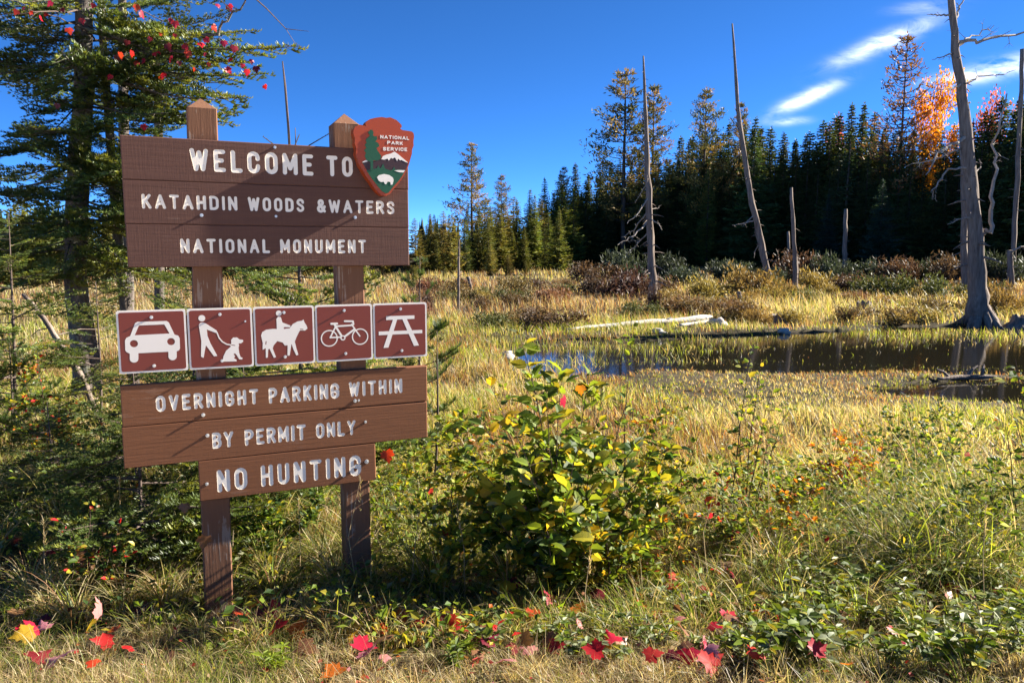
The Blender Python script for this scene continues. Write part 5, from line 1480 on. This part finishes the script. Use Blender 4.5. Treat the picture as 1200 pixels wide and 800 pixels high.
# ================================================================ shrubs in front of the marsh
M_stem = bark('shrub_stem_bark', (.045, .030, .024), (.13, .085, .06), 40, .3)
def shrub(name, px, py, tips, nleaf, palette, lsize, label, cat='shrub', leafset=OVATE, stem_r=.006, depth=None, bushy=.5, up=.35, start=.35, side=2, extra=0):
    f = hit(px, py) if depth is None else at(px, py, depth)
    o = empty(name, f); tag(o, label, cat)
    w = MB(); nodes = []
    for tp in tips:
        ty_ = f[1] + (tp[2] if len(tp) > 2 else rb.uniform(-.3, .3))
        e = at(tp[0], tp[1], ty_) - f
        b_ = np.array([rb.uniform(-.08, .08), rb.uniform(-.06, .06), -.03])
        m1 = b_ + (e - b_) * .45 + np.array([-e[0] * .12, 0, e[2] * .08]) + [rb.gauss(0, .02), rb.gauss(0, .02), 0]
        tt = np.linspace(0, 1, 9); path = ((1 - tt) ** 2)[:, None] * b_ + (2 * tt * (1 - tt))[:, None] * m1 + (tt ** 2)[:, None] * e
        path[1:-1] += rng.normal(0, .006, (7, 3)); L = np.linalg.norm(e - b_)
        w.tube(path, np.linspace(stem_r, stem_r * .28, 9), 5, (.1, .07, .05), cap=False)
        def node(g): return np.array([np.interp(g, tt, path[:, i]) for i in range(3)])
        nodes += [(node(g), unit(path[-1] - path[-3]), L) for g in np.linspace(start, 1, max(4, int(L / .085)))]
        for s in range(int(side * L / .5)):
            g = rb.uniform(start - .1, .92); p = node(g); a = rb.uniform(0, 6.283)
            d = unit(np.array([math.cos(a), math.sin(a) * .8, rb.uniform(.1, .9)])); l = L * rb.uniform(.16, .36) * bushy * 2 * (1.15 - g)
            q2 = p + d * l * .55; q3 = p + d * l + [0, 0, .03 * l]
            w.tube([p, q2, q3], [stem_r * .45, stem_r * .35, stem_r * .2], 4, (.1, .07, .05), cap=False)
            nodes += [(p + (q3 - p) * h_, d, L) for h_ in np.linspace(.3, 1, max(3, int(l / .05)))]
    w.build('stems', M_stem, o)
    names, wts = zip(*palette)
    rb.shuffle(nodes)
    for k in range(nleaf):
        p, d, L = nodes[k % len(nodes)]
        a = rb.uniform(0, 6.283); out_ = np.array([math.cos(a), math.sin(a), rb.uniform(-.8, .5)]) + d * .5
        q_ = p + unit(out_) * rb.uniform(.004, .02)
        lf = link('leaf', rb.choice(leafset[rb.choices(names, wts)[0]]), None, o)
        orient(lf, q_, out_, (rb.gauss(0, .7), rb.gauss(-.3, .6), 1), lsize * rb.uniform(.4, 1.25))
    if extra:                                            # leaves past the 300 that show largest, as one part
        mb = MB()
        for k in range(extra):
            p, d, L = nodes[rb.randrange(len(nodes))]
            a = rb.uniform(0, 6.283); out_ = unit(np.array([math.cos(a), math.sin(a), rb.uniform(-.35, .6)]) + d * .5)
            nn = np.array([rb.gauss(0, .75), rb.gauss(-.3, .65), 1.0]); nn = unit(nn - out_ * (nn @ out_)); cr_ = np.cross(nn, out_)
            nm = rb.choices(names, wts)[0]
            v, t = rb.choice(LEAF_ARR)
            mb.add((v @ np.stack([out_, cr_, nn])) * lsize * rb.uniform(.45, 1.0) + p + out_ * rb.uniform(.0, .03), t, np.array(LEAFC[nm]) * rb.uniform(.7, 1.3))
        tag(mb.build('foliage', M_leafmix, o), kind='stuff')
    return o
shrub('leafy_shrub', 650, 690, [(608, 392, -.1), (622, 430, .1), (575, 452, -.1), (560, 486, .1), (545, 530, -.2), (690, 440, .15), (660, 436, -.2), (705, 470, .1), (640, 470, -.3), (600, 500, -.3), (725, 510, .2), (760, 500, 0), (680, 520, -.4), (620, 545, -.4), (780, 560, .1), (540, 580, 0), (720, 575, -.3), (668, 575, -.5), (590, 560, -.2), (750, 610, -.1), (520, 505, .2), (505, 545, .1), (790, 520, .2), (810, 575, .1), (575, 600, -.3), (640, 620, -.5), (700, 630, -.5)],
      300, [('green', 3), ('lime', 5), ('deep', 1), ('gold', 2.2), ('pale', .9), ('yellow', .8)], .10, 'big leafy green shrub in the middle foreground right of the sign', bushy=.6, start=.25, side=3, extra=2000)
shrub('leafy_shrub', 700, 690, [(735, 470, .2), (770, 520, .1), (800, 560, .1), (760, 580, -.2), (795, 600, 0), (820, 620, .1), (700, 600, -.3), (730, 640, -.4), (690, 480, .2)],
      240, [('lime', 5), ('green', 3), ('gold', 2), ('yellow', 1), ('pale', .8)], .062, 'yellow-green bushy shrub hugging the right side of the big shrub', bushy=.6, start=.2, side=4, extra=800)
shrub('leafy_shrub', 530, 690, [(520, 480, .4), (545, 470, .5), (505, 520, .3), (560, 520, .3), (490, 560, .2), (530, 550, .1), (580, 560, .2), (480, 520, .6)],
      280, [('lime', 4), ('green', 3), ('gold', 2.5), ('yellow', .8), ('pale', .8)], .052, 'fine-leaved straggling shrub between the right post and the big shrub', bushy=.7, start=.12, side=7, stem_r=.004, extra=1500)
shrub('slender_sapling', 728, 640, [(740, 372, .1)], 26, [('green', 3), ('lime', 2)], .062, 'slender single-stemmed sapling rising from the big shrub before the white log', cat='sapling', start=.3, side=1, stem_r=.006, up=.8)
shrub('leafy_shrub', 868, 640, [(880, 408, 0), (892, 420, .2), (862, 470, .1), (905, 460, .1), (850, 520, -.1), (900, 520, .2), (925, 480, .3)], 110, [('green', 3), ('lime', 3), ('gold', 1.5), ('pale', .6)], .052, 'thin open shrub right of the big shrub, dark stems showing', bushy=.5, start=.45, side=3, extra=160)
shrub('leafy_shrub', 1215, 660, [(1190, 420, 0), (1196, 450, 0), (1205, 400, .1), (1185, 480, .2), (1225, 430, 0), (1178, 500, .2)], 90, [('green', 3), ('pale', 2), ('lime', 2), ('gold', 1)], .065, 'leafy shrub reaching in at the right edge above the tall grass', bushy=.5, start=.35, side=3, extra=60)
shrub('leafy_shrub', 1075, 600, [(1035, 478, .1), (1062, 466, 0), (1100, 470, .2), (1132, 474, .1), (1085, 492, -.2), (1120, 505, -.1), (1050, 508, -.1), (1155, 488, .2), (1015, 505, 0)], 260, [('green', 3), ('deep', 3), ('lime', 2), ('pale', 1), ('gold', 1)], .05, 'dense low green shrub behind the tall grass at right', bushy=.6, start=.25, side=5, extra=1000)
shrub('leafy_shrub', 990, 610, [(955, 522, 0), (982, 508, .1), (1010, 512, 0), (1000, 532, -.2), (970, 540, -.1), (1028, 528, .1), (942, 545, 0)], 240, [('orange', 6), ('brown', 2.5), ('gold', 2), ('yellow', 1.5)], .055, 'orange and rust leaved low bush in the right middle ground', bushy=.6, start=.3, side=5, extra=700)
shrub('leafy_shrub', 790, 640, [(770, 590, 0), (800, 580, .1), (830, 600, 0), (850, 590, .2), (815, 620, -.1)], 120, [('lime', 3), ('green', 3), ('gold', 2), ('orange', 1)], .045, 'low lime shrub in the grass right of the big shrub', bushy=.6, start=.2, side=5, extra=400)
shrub('leafy_shrub', 320, 660, [(300, 575, .1), (330, 585, 0), (290, 610, -.1), (345, 610, .1), (370, 600, .1), (310, 630, -.2), (385, 570, .2)], 110, [('green', 4), ('deep', 3), ('lime', 2), ('gold', 1)], .05, 'leafy undergrowth between the two signposts under the lowest board', bushy=.7, start=.12, side=7, extra=1000)
shrub('leafy_shrub', 60, 560, [(20, 430, .2), (45, 420, .3), (10, 470, 0), (70, 470, .1), (90, 500, .2), (40, 500, -.2)], 150, [('lime', 3), ('orange', 2), ('gold', 3), ('scarlet', 1.4), ('green', 3)], .05, 'lime and orange leaved shrub low at the left edge', bushy=.6, start=.2, side=4, extra=1000)
shrub('leafy_shrub', 470, 620, [(455, 560, .1), (480, 540, .2), (500, 570, 0), (465, 600, -.1), (510, 600, .1)], 110, [('lime', 3), ('gold', 3), ('green', 3), ('yellow', 1)], .042, 'low yellow-green shrub just right of the right signpost', bushy=.7, start=.12, side=7, extra=900)

for a_, b_, tips, nl, ex, pl, ls, lb in [
    (590, 640, [(560, 470, .3), (590, 455, .4), (530, 500, .3), (620, 480, .3), (575, 520, .1), (545, 540, .1), (610, 540, 0)], 200, 700, [('lime', 5), ('gold', 3), ('green', 2), ('yellow', 1), ('orange', .4)], .05, 'yellow-green shrub behind the left side of the big shrub'),
    (760, 650, [(740, 470, .4), (775, 455, .5), (800, 480, .3), (820, 505, .2), (760, 520, .1), (790, 550, 0), (835, 540, .1)], 200, 800, [('lime', 4), ('green', 3), ('gold', 3), ('yellow', 1), ('orange', .6)], .05, 'yellow-green shrub behind the right side of the big shrub'),
    (840, 670, [(815, 560, .1), (845, 540, .2), (875, 560, .1), (830, 600, -.1), (865, 610, -.1), (895, 590, 0)], 180, 600, [('green', 3), ('lime', 3), ('gold', 2), ('pale', 1), ('scarlet', .5)], .045, 'mixed leafy shrub in the tall grass below the thin open shrub'),
    (930, 655, [(905, 560, .1), (935, 545, .2), (960, 565, .1), (920, 600, -.1), (950, 610, -.1)], 180, 500, [('gold', 3), ('lime', 3), ('orange', 2), ('green', 2), ('brown', 1)], .042, 'golden leafed shrub left of the orange bush'),
    (455, 660, [(440, 590, 0), (470, 575, .1), (430, 620, -.1), (490, 600, .1), (460, 625, -.2)], 160, 500, [('lime', 4), ('green', 3), ('gold', 2), ('pale', 1)], .04, 'bright green weedy shrub at the foot of the right signpost'),
    (1160, 650, [(1130, 540, .1), (1165, 525, .2), (1195, 545, .1), (1145, 580, -.1), (1185, 590, -.1)], 160, 500, [('green', 4), ('deep', 2), ('lime', 3), ('gold', 1)], .05, 'dark leafy shrub low at the right edge'),
    (110, 700, [(70, 610, 0), (105, 590, .1), (140, 615, 0), (90, 640, -.2), (160, 640, -.1)], 120, 300, [('green', 3), ('brown', 2), ('gold', 2), ('scarlet', 1), ('deep', 2)], .042, 'brown and green undergrowth in front of the dark young fir')]:
    shrub('leafy_shrub', a_, b_, tips, nl, pl, ls, lb, bushy=.65, start=.15, side=6, stem_r=.004, extra=ex)
# -- leafy weeds woven through the tall grass (nobody could count them)
x, y, r = scatter(60000, 2.7, 7.4, 40)
cl_ = fbm(x, y, 1.1, 71)
keep = (y > 3.35 + .4 * fbm(x, y, .9, 11)) & (rng.random(len(x)) < sstep(-.25, .55, cl_)) & ((y > 3.95) | (rng.random(len(x)) < .3)) & ((x > -1.4) | (rng.random(len(x)) < .35))
x, y, cl_ = x[keep][:26000], y[keep][:26000], cl_[keep][:26000]; n = len(x)
hh, mound = tall(x, y)
P = np.stack([x, y, gz(x, y) + rng.uniform(.1, 1.15, n) * hh * 1.1], -1)
a = rng.uniform(0, 6.283, n); D = unit(np.stack([np.cos(a), np.sin(a), rng.normal(-.1, .5, n)], -1))
nn = np.stack([rng.normal(.1, .6, n), rng.normal(-.3, .6, n), np.ones(n)], -1); nn = unit(nn - D * (nn * D).sum(1)[:, None]); S_ = np.cross(nn, D)
L = rng.uniform(.018, .055, n) * (1 + .3 * cl_); W = L * rng.uniform(.18, .34, n); fo = L * .10
V = np.stack([P, P + D * (L * .45)[:, None] + S_ * W[:, None] + nn * fo[:, None], P + D * L[:, None], P + D * (L * .45)[:, None] - S_ * W[:, None] + nn * fo[:, None]], 1).reshape(-1, 3)
q_ = (np.arange(n) * 4)[:, None]
mb = MB()
mb.add(V, np.concatenate([q_ + [0, 1, 2], q_ + [0, 2, 3]]), np.repeat(blend(n, sstep(-.4, .4, fbm(x, y, .8, 72)), ([np.array(LEAFC[k]) for k in ('lime', 'green', 'gold', 'pale', 'deep')], [4, 3, 2, 1.2, 1]), ([np.array(LEAFC[k]) for k in ('gold', 'lime', 'brown', 'orange', 'green', 'pale', 'scarlet')], [3, 3, 2, .9, 2, 1.2, .35])), 4, 0))
o = mb.build('undergrowth', M_leafmix); tag(o, 'tangled leafy weeds woven through the tall grass', 'undergrowth', kind='stuff')

# -- small herbs among the turf
def herb(px, py, h_, n, palette, ls, label, leafset=SLIM, whorl=5):
    f = hit(px, py); o = empty('leafy_herb', f); tag(o, label, 'plant', 'small leafy plants along the road edge')
    w = MB(); tops = []
    for k in range(n):
        a = rb.uniform(0, 6.283); e = np.array([math.cos(a) * h_ * rb.uniform(.2, .8), math.sin(a) * h_ * rb.uniform(.2, .7), h_ * rb.uniform(.6, 1.1)])
        w.tube([(0, 0, -.02), e * .5 + [0, 0, .02], e], [.003, .0025, .0015], 4, (.1, .12, .03), cap=False); tops.append(e); tops.append(e * .62 + [0, 0, .01])
    w.build('stems', M_stem, o)
    names, wts = zip(*palette)
    tops += [tops[rb.randrange(len(tops))] * rb.uniform(.4, .9) for _ in range(3)]
    for e in tops:
        a0 = rb.uniform(0, 6.283)
        for k in range(whorl):
            a = a0 + k * 6.283 / whorl + rb.gauss(0, .2); d = np.array([math.cos(a), math.sin(a), rb.uniform(-.2, .35)])
            lf = link('leaf', rb.choice(leafset[rb.choices(names, wts)[0]]), None, o); orient(lf, e, d, (rb.gauss(0, .3), rb.gauss(-.2, .3), 1), ls * rb.uniform(.7, 1.2))
HP = [(925, 700), (965, 690), (1000, 672), (1035, 690), (1070, 705), (1105, 690), (1150, 712), (1185, 735), (940, 740), (985, 735), (1025, 735), (1065, 745), (1110, 745), (1150, 765), (1195, 780), (955, 778), (1000, 775), (1045, 785), (1090, 790), (1130, 795), (1010, 650),
      (735, 725), (765, 705), (800, 725), (840, 720), (870, 740), (820, 765), (770, 765), (860, 775), (905, 770), (700, 740)]
HP += [(rb.uniform(890, 1200), rb.uniform(660, 796)) for _ in range(30)] + [(rb.uniform(560, 890), rb.uniform(690, 790)) for _ in range(14)]
HP.sort()
for k, (a_, b_) in enumerate(HP):
    right = a_ > 890
    herb(a_ + rb.uniform(-6, 6), b_, rb.uniform(.12, .26) if right else rb.uniform(.07, .16), rb.choice([4, 5, 6]), [('green', 3), ('pale', 4), ('lime', 4), ('gold', 1)] if right else [('pale', 4), ('lime', 2), ('gold', 1), ('green', 2)], .055 if right else .042,
         'small %s plant in the road-edge greenery, %s from left' % (rb.choice(['whorl-leaved', 'slender-leaved']), ORD[k]), SLIM if k % 3 else OVATE, 5)
for k, (a_, b_, c_) in enumerate([(330, 790, 'lime'), (545, 775, 'lime'), (525, 790, 'green'), (275, 700, 'pale'), (430, 690, 'gold'), (470, 725, 'gold'), (385, 715, 'pale')]):
    herb(a_, b_, .11, 4, [(c_, 4), ('lime', 1)], .045, 'small %s plant in the turf near the signposts, %s listed from left' % ({'lime': 'lime green', 'green': 'green', 'pale': 'silvery', 'gold': 'yellowing'}[c_], ORD[sorted([330, 545, 525, 275, 430, 470, 385]).index(a_)]), SLIM if c_ != 'gold' else OVATE)

# ================================================================ fallen maple leaves
FL = [(24, 756, 'scarlet'), (49, 752, 'pink'), (37, 782, 'dark red'), (69, 784, 'pink'), (120, 741, 'pink'), (133, 766, 'crimson'), (287, 743, 'scarlet'), (377, 734, 'scarlet'), (298, 717, 'orange'), (427, 788, 'pink'), (400, 794, 'orange'),
      (101, 685, 'dark red'), (322, 730, 'dark red'), (28, 601, 'scarlet'), (41, 608, 'scarlet'), (67, 591, 'pink'), (12, 640, 'dark red'), (90, 730, 'dark red'), (55, 660, 'crimson'), (150, 700, 'crimson'),
      (512, 737, 'crimson'), (533, 747, 'crimson'), (559, 781, 'crimson'), (593, 786, 'pink'), (595, 739, 'pink'), (623, 736, 'scarlet'), (644, 713, 'crimson'), (679, 730, 'orange'), (677, 749, 'pink'), (595, 689, 'crimson'), (741, 692, 'pink'), (749, 707, 'orange'),
      (784, 702, 'scarlet'), (809, 676, 'scarlet'), (824, 711, 'crimson'), (792, 752, 'orange'), (839, 752, 'scarlet'), (756, 792, 'crimson'), (824, 762, 'pink'), (827, 782, 'pink'), (471, 734, 'yellow'), (477, 742, 'orange'), (769, 730, 'orange'), (696, 711, 'dark red'), (797, 782, 'scarlet'), (625, 771, 'pink'),
      (807, 676, 'orange'), (879, 727, 'scarlet'), (980, 725, 'pink'), (1014, 714, 'orange'), (1049, 759, 'scarlet'), (1077, 705, 'scarlet'), (1111, 702, 'scarlet'), (950, 789, 'scarlet'), (890, 794, 'scarlet'), (894, 759, 'dark red'), (1171, 712, 'dark red'), (1113, 717, 'crimson'), (1059, 704, 'pink'), (860, 691, 'scarlet'), (640, 760, 'brown'), (720, 770, 'brown'), (450, 770, 'brown'), (860, 745, 'brown'), (570, 760, 'brown'), (350, 770, 'brown')]
BINS = [(0, 235, 'in the grass left of the left signpost'), (235, 410, 'on the turf between the signposts'), (410, 560, 'on the turf right of the right signpost'), (560, 720, 'in front of the big shrub'), (720, 870, 'among the low plants right of the big shrub'), (870, 1300, 'in the low greenery at lower right')]
for k in range(70):
    a_ = rb.choice([rb.uniform(480, 870), rb.uniform(480, 870), rb.uniform(870, 1190), rb.uniform(10, 480)]); b_ = rb.uniform(672 if a_ > 560 else 715, 794)
    FL.append((a_, b_, rb.choice(['crimson', 'scarlet', 'scarlet', 'pink', 'dark red', 'orange', 'brown', 'brown', 'yellow'])))
FL.sort(); cnt = {}
for a_, b_, c_ in FL:
    k = next(i for i, q_ in enumerate(BINS) if q_[0] <= a_ < q_[1]); cnt[(k, c_)] = cnt.get((k, c_), 0) + 1
    f = hit(a_, b_ + 6)
    o = link('fallen_leaf', rb.choice(MAPLE[c_]), None); s = rb.uniform(.055, .11)
    orient(o, f + [0, 0, rb.uniform(.06, .12)], (rb.gauss(0, 1), rb.gauss(0, 1), rb.gauss(0, .25)), (rb.gauss(.1, .4), rb.gauss(-.55, .35), 1), s, False)
    tag(o, '%s maple leaf, %s %s from left' % (c_, BINS[k][2], ORD[cnt[(k, c_)] - 1]), 'leaf', 'fallen maple leaves')
for a_, b_, dd, c_, s, lb in [(453, 528, 4.5, 'scarlet', .085, 'scarlet maple leaf caught on twigs right of the lowest board'), (660, 466, 4.0, 'scarlet', .07, 'scarlet leaf caught high in the big shrub'), (834, 582, 4.6, 'scarlet', .085, 'scarlet maple leaf hanging in the grass right of the big shrub'),
                              (862, 605, 4.7, 'orange', .07, 'orange leaf caught in grass below the hanging scarlet one'), (1134, 530, 5.3, 'scarlet', .06, 'scarlet leaf caught in the low green shrub at right'), (503, 572, 4.4, 'crimson', .06, 'crimson leaf caught between the right post and the big shrub'),
                              (525, 622, 4.2, 'dark red', .06, 'dark red leaf hanging low left of the big shrub'), (217, 590, 3.7, 'brown', .06, 'curled brown leaf hanging beside the left signpost'), (241, 628, 3.45, 'brown', .075, 'pale brown leaf hanging in front of the left signpost'), (615, 594, 3.9, 'pink', .05, 'pink leaf caught on the lower front of the big shrub'), (680, 452, 4.1, 'orange', .06, 'orange leaf beside the scarlet one high in the big shrub')]:
    o = link('caught_leaf', rb.choice(MAPLE[c_]), None); orient(o, at(a_, b_, dd), (rb.gauss(0, .5), rb.gauss(0, .3), -1), (rb.gauss(.4, .4), -1, .3), s, False); tag(o, lb, 'leaf', 'fallen maple leaves')

M_straw = simple('dry_straw_stem', (.38, .27, .13), .7, .2, 40)
# ================================================================ tall dry stalks standing out of the grass
for k, (a_, b_, t_) in enumerate(sorted([(1155, 735, 590), (352, 690, 585), (140, 665, 560), (420, 700, 560), (905, 660, 520), (1012, 690, 560), (545, 700, 590), (60, 720, 610), (1090, 640, 540), (830, 690, 560), (690, 745, 650), (480, 700, 600), (970, 640, 520), (750, 640, 500)])):
    f = hit(a_, b_); e_ = at(a_ + rb.uniform(-14, 14), t_, f[1]) - f
    o = empty('dry_stalk', f); tag(o, 'thin dry stalk standing above the grass, %s from left' % ORD[k], 'stalk', 'dry stalks in the grass')
    w = MB(); w.tube([(0, 0, -.02), e_ * .5 + [rb.gauss(0, .03), 0, .01], e_], [.0028, .0022, .0012], 4, cap=False); w.build('stem', M_straw, o)
    h = MB(); m = 26; q_ = rng.uniform(.72, 1.0, m); hb_ = np.outer(q_, e_)
    blades(h, hb_, rng.uniform(.02, .07, m), rng.uniform(0, 6.28, m), rng.uniform(.4, 1.2, m), rng.uniform(.002, .004, m), pal(m, [STRAW, TAN, BRN], [3, 3, 1]), 2); h.build('seed_head', M_grass, o)
